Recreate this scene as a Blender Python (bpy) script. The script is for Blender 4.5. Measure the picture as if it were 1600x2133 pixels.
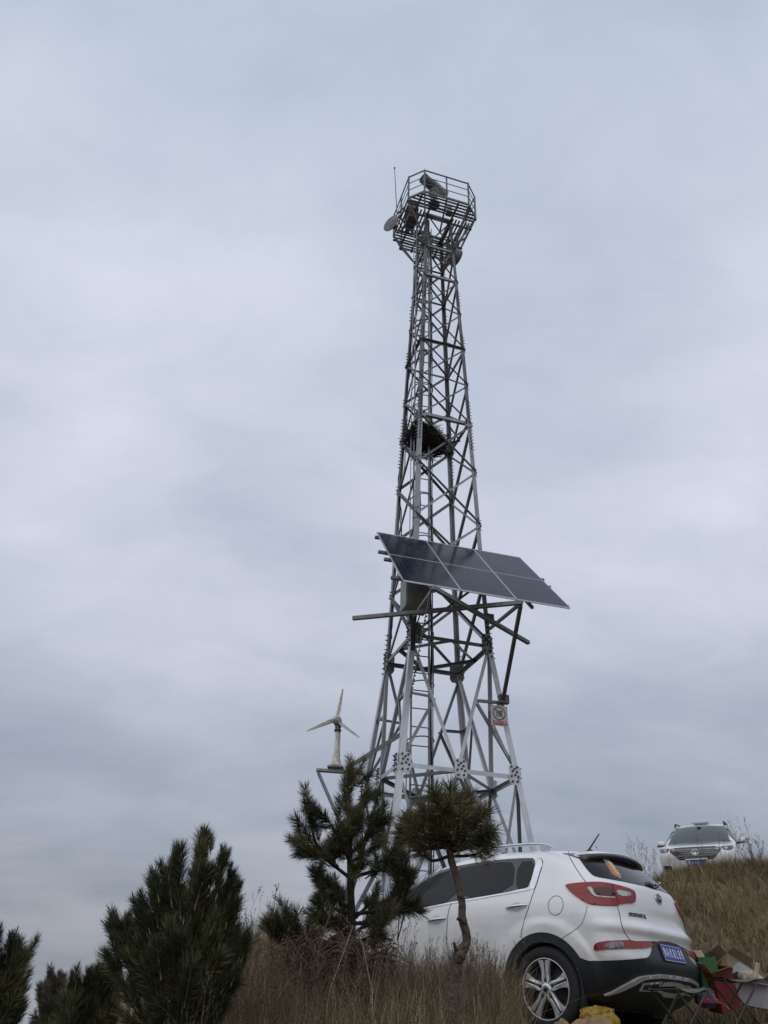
import bpy, bmesh, math, random
import numpy as np
from mathutils import Vector, Matrix, Quaternion
from mathutils.geometry import delaunay_2d_cdt

for o in list(bpy.data.objects):
    bpy.data.objects.remove(o)
SC = bpy.context.scene
COL = SC.collection
R = math.radians

# ---------------------------------------------------------------- camera (stands at the origin, tipped up)
PITCH, ROLL, FPX = R(32.326), R(2.010), 1663.7
def cam_rows():
    cp, sp, cr, sr = math.cos(PITCH), math.sin(PITCH), math.cos(ROLL), math.sin(ROLL)
    f = Vector((0, cp, sp)); u = Vector((0, -sp, cp)); r = Vector((1, 0, 0))
    return cr*r + sr*u, -sr*r + cr*u, -f
CR, CU, CB = cam_rows()
cd = bpy.data.cameras.new('camera')
cam = bpy.data.objects.new('camera', cd); COL.objects.link(cam)
cam.matrix_world = Matrix(((CR.x, CU.x, CB.x, 0), (CR.y, CU.y, CB.y, 0), (CR.z, CU.z, CB.z, 0), (0, 0, 0, 1)))
cd.sensor_fit = 'VERTICAL'; cd.sensor_height = 36.0; cd.lens = FPX / 2133.0 * 36.0
cd.clip_start = 0.05; cd.clip_end = 6000
SC.camera = cam

# ---------------------------------------------------------------- sky, sun, exposure
SUN_EL, SUN_AZ = 48.0, 205.0        # azimuth clockwise from +Y: behind and left of the camera, veiled by cloud
world = bpy.data.worlds.new('World'); SC.world = world; world.use_nodes = True
nt = world.node_tree; nt.nodes.clear()
def N(tree, kind, **kw):
    n = tree.nodes.new(kind)
    for k, v in kw.items(): setattr(n, k, v)
    return n
def ramp(tree, stops, interp='LINEAR'):
    n = N(tree, 'ShaderNodeValToRGB'); n.color_ramp.interpolation = interp
    els = n.color_ramp.elements
    while len(els) < len(stops): els.new(0.5)
    for e, (p, c) in zip(els, stops):
        e.position = p; e.color = (*c, 1)
    return n
sky = N(nt, 'ShaderNodeTexSky'); sky.sky_type = 'NISHITA'; sky.sun_disc = False
sky.sun_elevation = R(SUN_EL); sky.sun_rotation = R(SUN_AZ); sky.air_density = 1.0; sky.dust_density = 4.0
bg_sky = N(nt, 'ShaderNodeBackground'); bg_sky.inputs[1].default_value = 0.08
nt.links.new(sky.outputs[0], bg_sky.inputs[0])
tc = N(nt, 'ShaderNodeTexCoord')
sep = N(nt, 'ShaderNodeSeparateXYZ'); nt.links.new(tc.outputs['Generated'], sep.inputs[0])
# stratus deck: direction divided by (height + k) so that the cloud banks flatten towards the horizon
zk = N(nt, 'ShaderNodeMath', operation='ABSOLUTE'); nt.links.new(sep.outputs[2], zk.inputs[0])
za = N(nt, 'ShaderNodeMath', operation='ADD'); nt.links.new(zk.outputs[0], za.inputs[0]); za.inputs[1].default_value = 0.30
vd = N(nt, 'ShaderNodeVectorMath', operation='DIVIDE'); nt.links.new(tc.outputs['Generated'], vd.inputs[0])
cx = N(nt, 'ShaderNodeCombineXYZ')
for i in range(3): nt.links.new(za.outputs[0], cx.inputs[i])
nt.links.new(cx.outputs[0], vd.inputs[1])
mp = N(nt, 'ShaderNodeMapping'); nt.links.new(vd.outputs[0], mp.inputs[0])
mp.inputs['Location'].default_value = (1.3, 0.25, 0.0); mp.inputs['Rotation'].default_value = (0, 0, R(-25)); mp.inputs['Scale'].default_value = (1.0, 1.5, 0.7)
n1 = N(nt, 'ShaderNodeTexNoise'); nt.links.new(mp.outputs[0], n1.inputs['Vector'])
n1.inputs['Scale'].default_value = 1.5; n1.inputs['Detail'].default_value = 5; n1.inputs['Roughness'].default_value = 0.42; n1.inputs['Distortion'].default_value = 0.3
n2 = N(nt, 'ShaderNodeTexNoise'); nt.links.new(mp.outputs[0], n2.inputs['Vector'])
n2.inputs['Scale'].default_value = 4.2; n2.inputs['Detail'].default_value = 6; n2.inputs['Roughness'].default_value = 0.5; n2.inputs['Distortion'].default_value = 0.4
elev = ramp(nt, [(0.0, (0.315, 0.34, 0.385)), (0.10, (0.36, 0.385, 0.445)), (0.20, (0.41, 0.455, 0.535)), (0.35, (0.50, 0.55, 0.65)), (0.50, (0.62, 0.665, 0.775)), (0.63, (0.70, 0.742, 0.85)), (0.75, (0.665, 0.72, 0.83)), (0.88, (0.56, 0.635, 0.75)), (1.0, (0.48, 0.565, 0.69))])
nt.links.new(zk.outputs[0], elev.inputs[0])
tone = ramp(nt, [(0.30, (0.80, 0.825, 0.855)), (0.5, (0.985, 0.982, 0.985)), (0.68, (1.14, 1.115, 1.095))])
nt.links.new(n1.outputs[0], tone.inputs[0])
tone2 = ramp(nt, [(0.3, (0.93, 0.945, 0.955)), (0.7, (1.065, 1.045, 1.04))])
nt.links.new(n2.outputs[0], tone2.inputs[0])
n3 = N(nt, 'ShaderNodeTexNoise'); mp3 = N(nt, 'ShaderNodeMapping'); nt.links.new(vd.outputs[0], mp3.inputs[0])
mp3.inputs['Rotation'].default_value = (0, 0, R(35)); mp3.inputs['Scale'].default_value = (1.0, 1.5, 1.0)
nt.links.new(mp3.outputs[0], n3.inputs['Vector']); n3.inputs['Scale'].default_value = 4.5; n3.inputs['Detail'].default_value = 10; n3.inputs['Roughness'].default_value = 0.68; n3.inputs['Distortion'].default_value = 1.1
tone3 = ramp(nt, [(0.3, (0.955, 0.965, 0.975)), (0.5, (1.0, 1.0, 1.0)), (0.7, (1.045, 1.035, 1.03))])
nt.links.new(n3.outputs[0], tone3.inputs[0])
def mulc(a, b):
    m = N(nt, 'ShaderNodeMix', data_type='RGBA', blend_type='MULTIPLY'); m.inputs[0].default_value = 1.0
    nt.links.new(a, m.inputs[6]); nt.links.new(b, m.inputs[7]); return m.outputs[2]
cl = mulc(mulc(mulc(elev.outputs[0], tone.outputs[0]), tone2.outputs[0]), tone3.outputs[0])
bg_cl = N(nt, 'ShaderNodeBackground'); bg_cl.inputs[1].default_value = 1.0
nt.links.new(cl, bg_cl.inputs[0])
mx = N(nt, 'ShaderNodeMixShader'); mx.inputs[0].default_value = 0.95
nt.links.new(bg_sky.outputs[0], mx.inputs[1]); nt.links.new(bg_cl.outputs[0], mx.inputs[2])
wo = N(nt, 'ShaderNodeOutputWorld'); nt.links.new(mx.outputs[0], wo.inputs[0])

sd = bpy.data.lights.new('sun', 'SUN'); sd.energy = 0.65; sd.angle = R(100); sd.color = (1.0, 0.97, 0.93)
sun = bpy.data.objects.new('sun', sd); COL.objects.link(sun)
sv = Vector((math.sin(R(SUN_AZ))*math.cos(R(SUN_EL)), math.cos(R(SUN_AZ))*math.cos(R(SUN_EL)), math.sin(R(SUN_EL))))
sun.rotation_euler = sv.to_track_quat('Z', 'Y').to_euler()
SC.view_settings.view_transform = 'Standard'; SC.view_settings.look = 'None'
SC.view_settings.exposure = 0.0; SC.view_settings.gamma = 1.0; SC.view_settings.use_curve_mapping = False

# ---------------------------------------------------------------- helpers
def at(px, py, Y):
    """point at forward distance Y seen at photo position (px, py)"""
    d = CR*((px-800)/FPX) + CU*((1066.5-py)/FPX) - CB
    return d * (Y / d.y)

def mat(name, color, rough=0.6, metal=0.0, var=0.0, vscale=8.0, color2=None, bump=0.0, bscale=40.0, coat=0.0, spec=0.5, detail=4, trans=0.0):
    m = bpy.data.materials.new(name); m.use_nodes = True
    t = m.node_tree; b = t.nodes['Principled BSDF']
    b.inputs['Roughness'].default_value = rough; b.inputs['Metallic'].default_value = metal
    b.inputs['Base Color'].default_value = (*color, 1)
    b.inputs['Coat Weight'].default_value = coat; b.inputs['Coat Roughness'].default_value = 0.12
    b.inputs['Specular IOR Level'].default_value = spec
    tcn = N(t, 'ShaderNodeTexCoord')
    if var > 0 or color2:
        no = N(t, 'ShaderNodeTexNoise'); no.inputs['Scale'].default_value = vscale; no.inputs['Detail'].default_value = detail; no.inputs['Roughness'].default_value = 0.65
        t.links.new(tcn.outputs['Object'], no.inputs['Vector'])
        lo = tuple(c*(1-var) for c in color) if not color2 else color
        hi = tuple(min(c*(1+var), 1) for c in color) if not color2 else color2
        rp = ramp(t, [(0.33, lo), (0.67, hi)])
        t.links.new(no.outputs[0], rp.inputs[0]); t.links.new(rp.outputs[0], b.inputs['Base Color'])
    if bump > 0:
        nb = N(t, 'ShaderNodeTexNoise'); nb.inputs['Scale'].default_value = bscale; nb.inputs['Detail'].default_value = 6
        t.links.new(tcn.outputs['Object'], nb.inputs['Vector'])
        bp = N(t, 'ShaderNodeBump'); bp.inputs['Strength'].default_value = bump; bp.inputs['Distance'].default_value = 0.02
        t.links.new(nb.outputs[0], bp.inputs['Height']); t.links.new(bp.outputs[0], b.inputs['Normal'])
    return m

def tint_mat(name, stops, rough=0.8, transl=0.0):
    """colour from the point attribute 'tint' (0..1), one value per blade or needle"""
    m = bpy.data.materials.new(name); m.use_nodes = True
    t = m.node_tree; b = t.nodes['Principled BSDF']; b.inputs['Roughness'].default_value = rough
    b.inputs['Specular IOR Level'].default_value = 0.25
    a = N(t, 'ShaderNodeAttribute'); a.attribute_name = 'tint'
    rp = ramp(t, stops); t.links.new(a.outputs['Fac'], rp.inputs[0]); t.links.new(rp.outputs[0], b.inputs['Base Color'])
    return m

def tag(o, label=None, cat=None, group=None, kind=None):
    if label: o['label'] = label
    if cat: o['category'] = cat
    if group: o['group'] = group
    if kind: o['kind'] = kind
    return o

def empty(name, loc=(0, 0, 0), rot=(0, 0, 0), **kw):
    o = bpy.data.objects.new(name, None); COL.objects.link(o)
    o.location = loc; o.rotation_euler = rot; o.empty_display_size = 0.2
    return tag(o, **kw)

def link_mesh(name, me, parent=None, m=None):
    o = bpy.data.objects.new(name, me); COL.objects.link(o)
    if m is not None and not me.materials: me.materials.append(m)
    if parent: o.parent = parent
    return o

class MB:
    """collects primitives, then becomes one mesh object"""
    def __init__(s): s.v = []; s.f = []; s.smooth = []
    def add(s, V, F, M=None, smooth=False):
        k = len(s.v)
        for p in V:
            p = Vector(p); s.v.append(tuple(M @ p) if M is not None else tuple(p))
        for f in F: s.f.append(tuple(i+k for i in f)); s.smooth.append(smooth)
        return s
    def box(s, c, d, M=None, rot=None):
        x, y, z = d[0]/2, d[1]/2, d[2]/2
        V = [Vector((a, b, e)) for e in (-z, z) for b in (-y, y) for a in (-x, x)]
        if rot is not None: V = [rot @ p for p in V]
        V = [p + Vector(c) for p in V]
        return s.add(V, [(0, 2, 3, 1), (4, 5, 7, 6), (0, 1, 5, 4), (2, 6, 7, 3), (0, 4, 6, 2), (1, 3, 7, 5)], M)
    def tube(s, pts, r, n=6, smooth=True, cap=True):
        pts = [Vector(p) for p in pts]
        rs = r if isinstance(r, (list, tuple)) else [r]*len(pts)
        V = []; F = []; ref = None
        for i, p in enumerate(pts):
            d = (pts[min(i+1, len(pts)-1)] - pts[max(i-1, 0)]).normalized()
            if ref is None: ref = d.orthogonal().normalized()
            a = (ref - d*ref.dot(d))
            a = a.normalized() if a.length > 1e-6 else d.orthogonal().normalized()
            ref = a; b = d.cross(a)
            for k in range(n):
                t = 2*math.pi*k/n
                V.append(p + (a*math.cos(t) + b*math.sin(t))*rs[i])
        for i in range(len(pts)-1):
            for k in range(n):
                k2 = (k+1) % n
                F.append((i*n+k, i*n+k2, (i+1)*n+k2, (i+1)*n+k))
        s.add(V, F, None, smooth)
        if cap:
            s.add(V[:n], [tuple(reversed(range(n)))]); s.add(V[-n:], [tuple(range(n))])
        return s
    def lathe(s, prof, n=24, M=None, smooth=True, closed=False):
        """prof: (radius, height) pairs turned about local z"""
        V = []; F = []
        for r, z in prof:
            for k in range(n):
                t = 2*math.pi*k/n; V.append((r*math.cos(t), r*math.sin(t), z))
        m = len(prof)
        for i in range(m if closed else m-1):
            j = (i+1) % m
            for k in range(n):
                k2 = (k+1) % n; F.append((i*n+k, i*n+k2, j*n+k2, j*n+k))
        return s.add(V, F, M, smooth)
    def prism(s, poly, h, M=None):
        """2-D polygon (x, y) extruded from z=0 to z=h"""
        n = len(poly)
        V = [(x, y, 0) for x, y in poly] + [(x, y, h) for x, y in poly]
        F = [tuple(reversed(range(n))), tuple(range(n, 2*n))] + [(i, (i+1) % n, n+(i+1) % n, n+i) for i in range(n)]
        return s.add(V, F, M)
    def mesh(s, name, m=None):
        me = bpy.data.meshes.new(name); me.from_pydata(s.v, [], s.f)
        me.polygons.foreach_set('use_smooth', s.smooth)
        me.update()
        if m: me.materials.append(m)
        return me
    def build(s, name, m, parent=None, recalc=True, bevel=0.0):
        me = s.mesh(name, m)
        if recalc:
            bm = bmesh.new(); bm.from_mesh(me); bmesh.ops.recalc_face_normals(bm, faces=bm.faces); bm.to_mesh(me); bm.free()
        o = link_mesh(name, me, parent)
        if bevel > 0:
            md = o.modifiers.new('bevel', 'BEVEL'); md.width = bevel; md.segments = 2; md.limit_method = 'ANGLE'
        return o

def frame(p, zdir, xhint=(0, 0, 1)):
    """matrix at p with local z along zdir and local x near xhint"""
    z = Vector(zdir).normalized(); x = Vector(xhint); x = x - z*x.dot(z)
    if x.length < 1e-5: x = z.orthogonal()
    x.normalize(); y = z.cross(x)
    return Matrix(((x.x, y.x, z.x, p[0]), (x.y, y.y, z.y, p[1]), (x.z, y.z, z.z, p[2]), (0, 0, 0, 1)))

def text_mesh(name, txt, size, m, parent, M, extrude=0.002, align='CENTER', squeeze=1.0, space=1.0):
    c = bpy.data.curves.new(name, 'FONT'); c.body = txt; c.size = size; c.extrude = extrude
    c.align_x = align; c.align_y = 'CENTER'; c.space_character = space; c.offset = size*0.012
    o = bpy.data.objects.new(name, c); COL.objects.link(o)
    dg = bpy.context.evaluated_depsgraph_get(); me = bpy.data.meshes.new_from_object(o.evaluated_get(dg))
    bpy.data.objects.remove(o); bpy.data.curves.remove(c)
    me.materials.clear(); me.materials.append(m)
    me.transform(Matrix.Diagonal((squeeze, 1, 1, 1)))
    n = link_mesh(name, me, parent); n.matrix_local = M
    return n
# ---------------------------------------------------------------- materials
M = {}
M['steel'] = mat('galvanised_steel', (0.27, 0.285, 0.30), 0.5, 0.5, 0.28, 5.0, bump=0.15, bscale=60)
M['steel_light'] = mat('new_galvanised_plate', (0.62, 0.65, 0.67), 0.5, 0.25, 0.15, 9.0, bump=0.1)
M['upper_steel'] = mat('darker_upper_steel', (0.12, 0.128, 0.135), 0.5, 0.4, 0.3, 4.0)  # darker steel tone for the upper sections and railing
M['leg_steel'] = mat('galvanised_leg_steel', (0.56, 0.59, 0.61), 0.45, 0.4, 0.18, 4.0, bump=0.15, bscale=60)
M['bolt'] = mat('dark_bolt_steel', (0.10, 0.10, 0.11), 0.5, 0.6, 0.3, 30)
M['dark_steel'] = mat('darker_steel', (0.13, 0.13, 0.135), 0.55, 0.4, 0.35, 10)  # darker steel; on the braces its tone stands for shaded undersides
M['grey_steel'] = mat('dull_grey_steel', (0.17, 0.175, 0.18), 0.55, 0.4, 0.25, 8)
M['cell'] = mat('solar_cell_glass', (0.010, 0.014, 0.028), 0.15, 0.0, 0.5, 2.0, coat=0.0, spec=0.17)
M['buslines'] = mat('solar_busbar', (0.050, 0.058, 0.078), 0.4, 0.2)
M['alu'] = mat('aluminium_frame', (0.42, 0.44, 0.46), 0.4, 0.7, 0.1, 20)
M['cabinet'] = mat('grey_green_enamel', (0.26, 0.28, 0.255), 0.5, 0.1, 0.2, 4.0)
M['turbine'] = mat('aged_cream_enamel', (0.52, 0.50, 0.43), 0.45, 0.0, 0.38, 13.0)
M['dish'] = mat('dish_grey_paint', (0.16, 0.18, 0.19), 0.55, 0.1, 0.25, 6.0)
M['black'] = mat('black_plastic', (0.018, 0.019, 0.021), 0.45, 0.0, 0.3, 12)
M['cable'] = mat('black_cable', (0.02, 0.02, 0.02), 0.6)
M['sign_white'] = mat('faded_sign_white', (0.55, 0.52, 0.50), 0.5, 0, 0.12, 12)
M['sign_red'] = mat('faded_sign_red', (0.42, 0.07, 0.06), 0.5, 0, 0.2, 12)
M['sign_ring'] = mat('sign_ring_maroon', (0.13, 0.03, 0.03), 0.5, 0, 0.2, 12)
M['concrete'] = mat('rough_concrete', (0.30, 0.29, 0.27), 0.9, 0, 0.3, 5.0, bump=0.5)
M['paint'] = mat('white_car_paint', (0.80, 0.805, 0.80), 0.28, 0.0, 0.03, 1.6, coat=1.0)
M['shade_paint'] = mat('shaded_white_paint', (0.60, 0.605, 0.60), 0.45, 0.0)  # car white toned down to stand for shade in the handle cups
M['clad'] = mat('black_bumper_plastic', (0.014, 0.017, 0.021), 0.42, 0.0, 0.25, 18, bump=0.05, bscale=300)
M['glass'] = mat('tinted_window_glass', (0.006, 0.0065, 0.008), 0.03, 0.0, 0.2, 2.0, spec=0.28)
M['glass_green'] = mat('green_windscreen_glass', (0.035, 0.05, 0.045), 0.05, 0.0, 0.2, 2.0, spec=0.7)
M['lamp_dark'] = mat('smoked_headlamp', (0.07, 0.075, 0.08), 0.12, 0.3, 0.5, 20, coat=1.0)
M['gloss'] = mat('gloss_black', (0.012, 0.012, 0.013), 0.12, 0.0, coat=0.6)
M['chrome'] = mat('satin_chrome', (0.62, 0.64, 0.66), 0.16, 1.0, 0.08, 14)
M['gap'] = mat('panel_gap_shadow_rubber', (0.02, 0.02, 0.02), 0.8)
M['lens'] = mat('red_lamp_lens', (0.23, 0.007, 0.009), 0.22, 0.0, 0.35, 16, coat=0.2)
M['lens_dark'] = mat('deep_red_lens', (0.05, 0.004, 0.007), 0.3, 0.0, 0.5, 60, coat=0.2)
M['clear'] = mat('clear_lamp_lens', (0.42, 0.42, 0.42), 0.25, 0.2, 0.3, 45, coat=0.3)
M['clear_dark'] = mat('clear_lens_dark_reflector', (0.17, 0.165, 0.155), 0.3, 0.2, 0.6, 50, coat=0.3)
M['rubber'] = mat('tyre_rubber', (0.012, 0.012, 0.013), 0.75, 0, 0.35, 14, bump=0.3, bscale=80)
M['rim'] = mat('machined_alloy', (0.62, 0.63, 0.63), 0.30, 0.6, 0.08, 20)
M['rim_dark'] = mat('dark_alloy_pocket', (0.012, 0.012, 0.013), 0.6, 0.1)
M['plate_blue'] = mat('plate_blue', (0.006, 0.024, 0.30), 0.35, 0, 0.1, 20)
M['plate_white'] = mat('plate_white', (0.62, 0.66, 0.72), 0.4)
M['silver'] = mat('silver_garnish', (0.46, 0.47, 0.47), 0.34, 0.35, 0.1, 20)
M['paper'] = mat('orange_gold_paper', (0.40, 0.12, 0.035), 0.6, 0, 0.3, 40, color2=(0.55, 0.22, 0.07))
M['gold'] = mat('gold_ink', (0.85, 0.66, 0.34), 0.4, 0.1)
M['film'] = mat('clear_sticker_film', (0.22, 0.22, 0.18), 0.4, 0, 0.2, 30)
M['needle'] = tint_mat('pine_needles', [(0.0, (0.016, 0.026, 0.014)), (0.40, (0.040, 0.052, 0.024)), (0.75, (0.110, 0.108, 0.046)), (1.0, (0.26, 0.19, 0.09))], 0.55)
M['needle_olive'] = tint_mat('olive_pine_needles', [(0.0, (0.030, 0.032, 0.016)), (0.40, (0.075, 0.075, 0.032)), (0.75, (0.170, 0.150, 0.065)), (1.0, (0.32, 0.23, 0.11))], 0.55)
M['needle_far'] = tint_mat('pine_needles_dull', [(0.0, (0.040, 0.046, 0.036)), (0.6, (0.075, 0.074, 0.052)), (1.0, (0.16, 0.12, 0.07))], 0.6)
M['bark'] = mat('pine_bark', (0.040, 0.030, 0.022), 0.9, 0, 0.4, 22, color2=(0.13, 0.098, 0.072), bump=0.8, bscale=45)
M['bark_dark'] = mat('pine_twig_bark', (0.035, 0.026, 0.020), 0.9, 0, 0.4, 25)
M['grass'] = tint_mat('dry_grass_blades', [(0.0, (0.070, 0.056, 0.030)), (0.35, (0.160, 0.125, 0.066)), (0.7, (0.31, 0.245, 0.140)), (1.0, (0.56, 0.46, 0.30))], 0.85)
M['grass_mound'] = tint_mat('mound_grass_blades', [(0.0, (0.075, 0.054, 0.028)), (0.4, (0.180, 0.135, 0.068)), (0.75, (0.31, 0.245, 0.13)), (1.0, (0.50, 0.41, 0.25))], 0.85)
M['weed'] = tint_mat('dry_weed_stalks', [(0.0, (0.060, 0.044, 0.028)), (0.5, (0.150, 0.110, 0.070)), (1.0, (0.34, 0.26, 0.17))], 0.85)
M['straw'] = mat('pale_straw', (0.34, 0.27, 0.17), 0.8, 0, 0.2, 20)
M['twig'] = mat('dead_vine', (0.05, 0.034, 0.024), 0.9, 0, 0.4, 12, color2=(0.17, 0.115, 0.075))
M['nest'] = mat('nest_twigs', (0.022, 0.020, 0.018), 0.9, 0, 0.4, 8, color2=(0.05, 0.043, 0.035))
M['soil'] = mat('dry_soil_and_litter', (0.070, 0.054, 0.034), 0.95, 0, 0.4, 2.2, color2=(0.19, 0.145, 0.09), bump=0.8, bscale=14, detail=10)
M['sand'] = mat('sandy_earth', (0.19, 0.125, 0.06), 0.95, 0, 0.4, 6, color2=(0.34, 0.24, 0.13), bump=0.9, bscale=20)
M['pack'] = mat('grey_green_pack', (0.17, 0.21, 0.19), 0.3, 0, 0.3, 12)
M['film_pale'] = mat('white_paper', (0.5, 0.48, 0.46), 0.7)
M['cardboard']  = mat('cardboard', (0.20, 0.145, 0.09), 0.85, 0, 0.12, 6)
def dusty(m):
    t = m.node_tree; b = t.nodes['Principled BSDF']; src = b.inputs['Base Color'].links[0].from_socket
    tcn = N(t, 'ShaderNodeTexCoord'); sp_ = N(t, 'ShaderNodeSeparateXYZ'); t.links.new(tcn.outputs['Object'], sp_.inputs[0])
    no = N(t, 'ShaderNodeTexNoise'); no.inputs['Scale'].default_value = 5; no.inputs['Detail'].default_value = 9; no.inputs['Roughness'].default_value = 0.7
    t.links.new(tcn.outputs['Object'], no.inputs['Vector'])
    a = N(t, 'ShaderNodeMath', operation='MULTIPLY_ADD'); t.links.new(no.outputs[0], a.inputs[0]); a.inputs[1].default_value = -0.9; t.links.new(sp_.outputs[2], a.inputs[2])
    mr = N(t, 'ShaderNodeMapRange'); t.links.new(a.outputs[0], mr.inputs[0]); mr.inputs[1].default_value = -0.10; mr.inputs[2].default_value = 0.52; mr.inputs[3].default_value = 0.5; mr.inputs[4].default_value = 0.0
    mxn = N(t, 'ShaderNodeMix', data_type='RGBA'); t.links.new(mr.outputs[0], mxn.inputs[0]); t.links.new(src, mxn.inputs[6]); mxn.inputs[7].default_value = (0.30, 0.26, 0.20, 1)
    t.links.new(mxn.outputs[2], b.inputs['Base Color'])
dusty(M['paint'])
M['cardboard_pale'] = mat('pale_cardboard', (0.36, 0.30, 0.22), 0.85, 0, 0.12, 6)
M['red_box'] = mat('red_printed_board', (0.16, 0.014, 0.012), 0.6, 0, 0.25, 9)
M['green_box'] = mat('green_printed_board', (0.022, 0.115, 0.025), 0.6, 0, 0.35, 7)
M['white_box'] = mat('white_board', (0.33, 0.33, 0.36), 0.7, 0, 0.1, 5)
M['yellow_bag'] = mat('yellow_printed_plastic', (0.30, 0.13, 0.015), 0.4, 0, 0.3, 9, color2=(0.38, 0.30, 0.03), bump=0.6, bscale=14)
M['pink_print'] = mat('magenta_print', (0.20, 0.02, 0.06), 0.4, 0, 0.6, 25)
M['dark_bag'] = mat('dark_shiny_wrapper', (0.03, 0.03, 0.045), 0.25, 0, 0.6, 20, color2=(0.12, 0.12, 0.16), bump=0.7, bscale=30)
M['stool_metal'] = mat('stool_olive_tube', (0.045, 0.050, 0.035), 0.45, 0.4, 0.3, 15)
M['stool_seat'] = mat('stool_canvas', (0.10, 0.10, 0.075), 0.9, 0, 0.3, 30, bump=0.5, bscale=120)
# ---------------------------------------------------------------- terrain
def ss(a, b, x):
    t = np.clip((x - a) / (b - a), 0, 1); return t*t*(3 - 2*t)
def hills(x, y):
    return (0.05*np.sin(x*1.7+0.4)*np.cos(y*1.3) + 0.035*np.sin(x*3.9+y*2.7) + 0.02*np.sin(x*8.1-y*6.3))
def ground(x, y):
    x = np.asarray(x, float); y = np.asarray(y, float)
    z = -1.45 + 1.36*ss(0.5, 7.6, y) + 0.0*x
    z = z + 1.10*ss(11.5, 16.0, y) + 0.012*np.maximum(y-16, 0)
    z = z + 0.16*ss(2.6, 4.6, x)*ss(5.0, 8.0, y)                       # the pull-in rises a little to the right
    mx_ = ss(3.2, 5.6, x - 0.12*(y-14))
    z = z + mx_*(1.10*ss(10.6, 16.3, y) + 0.105*np.maximum(y-16.3, 0)*(1-ss(26, 40, y)))
    z = z + 0.30*ss(5.85, 6.9, x)*ss(13, 16, y)*(1-ss(17, 20, y))
    edge = -0.55 - 0.10*np.maximum(y, 0)                                # bank drops away on the left
    d = np.maximum(edge - x, 0)
    z = z - 0.62*d*d/(d+0.9)
    far = np.maximum(np.hypot(x, y-12) - 34, 0)
    z = z - 0.34*far*far/(far+30)
    flat = (ss(0.2, 1.0, x)*(1-ss(4.6, 5.2, x))*ss(6.8, 7.6, y)*(1-ss(10.6, 11.4, y)))
    z = z + hills(x, y)*(1-0.85*flat)
    return np.maximum(z, -80.0)
def gz(x, y): return float(ground(x, y))

def axis_pts(lo, hi, near_lo, near_hi, step):
    a = list(np.arange(near_lo, near_hi, step))
    p = near_hi; s = step
    while p < hi: a.append(p); s *= 1.22; p += s
    a.append(hi)
    p = near_lo; s = step
    while p > lo: s *= 1.22; p -= s; a.insert(0, p)
    return np.array(a)
gxs = axis_pts(-2500, 2500, -6, 13, 0.16); gys = axis_pts(-2500, 2500, -3, 26, 0.16)
GX, GY = np.meshgrid(gxs, gys); GZ = ground(GX, GY)
gme = bpy.data.meshes.new('ground')
nx, ny = len(gxs), len(gys)
gme.from_pydata(np.stack([GX, GY, GZ], -1).reshape(-1, 3).tolist(), [], [(j*nx+i, j*nx+i+1, (j+1)*nx+i+1, (j+1)*nx+i) for j in range(ny-1) for i in range(nx-1)])
gme.polygons.foreach_set('use_smooth', [True]*len(gme.polygons))
gnd = link_mesh('ground', gme, None, M['soil']); tag(gnd, kind='structure')
# ---------------------------------------------------------------- lofted vehicle body surfaces
def interp_table(rows, z):
    """monotone cubic interpolation of table rows (z, a, b, ...)"""
    zs = rows[:, 0]
    k = int(np.clip(np.searchsorted(zs, z) - 1, 0, len(zs) - 2))
    h = zs[k+1] - zs[k]
    t = min(max((z - zs[k]) / h, 0.0), 1.0)
    out = []
    for c in range(1, rows.shape[1]):
        v = rows[:, c]
        d = (v[k+1] - v[k]) / h
        def tang(i):
            if i <= 0 or i >= len(zs) - 1:
                j = min(max(i, 0), len(zs) - 2)
                return (v[j+1] - v[j]) / (zs[j+1] - zs[j])
            d0 = (v[i] - v[i-1]) / (zs[i] - zs[i-1]); d1 = (v[i+1] - v[i]) / (zs[i+1] - zs[i])
            if d0 * d1 <= 0: return 0.0
            return 2 * d0 * d1 / (d0 + d1)
        m0, m1 = tang(k), tang(k+1)
        t2, t3 = t*t, t*t*t
        out.append((2*t3-3*t2+1)*v[k] + (t3-2*t2+t)*h*m0 + (-2*t3+3*t2)*v[k+1] + (t3-t2)*h*m1)
    return out

def sstep(a, b, x):
    t = min(max((x - a) / (b - a), 0.0), 1.0)
    return t*t*(3 - 2*t)

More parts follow.
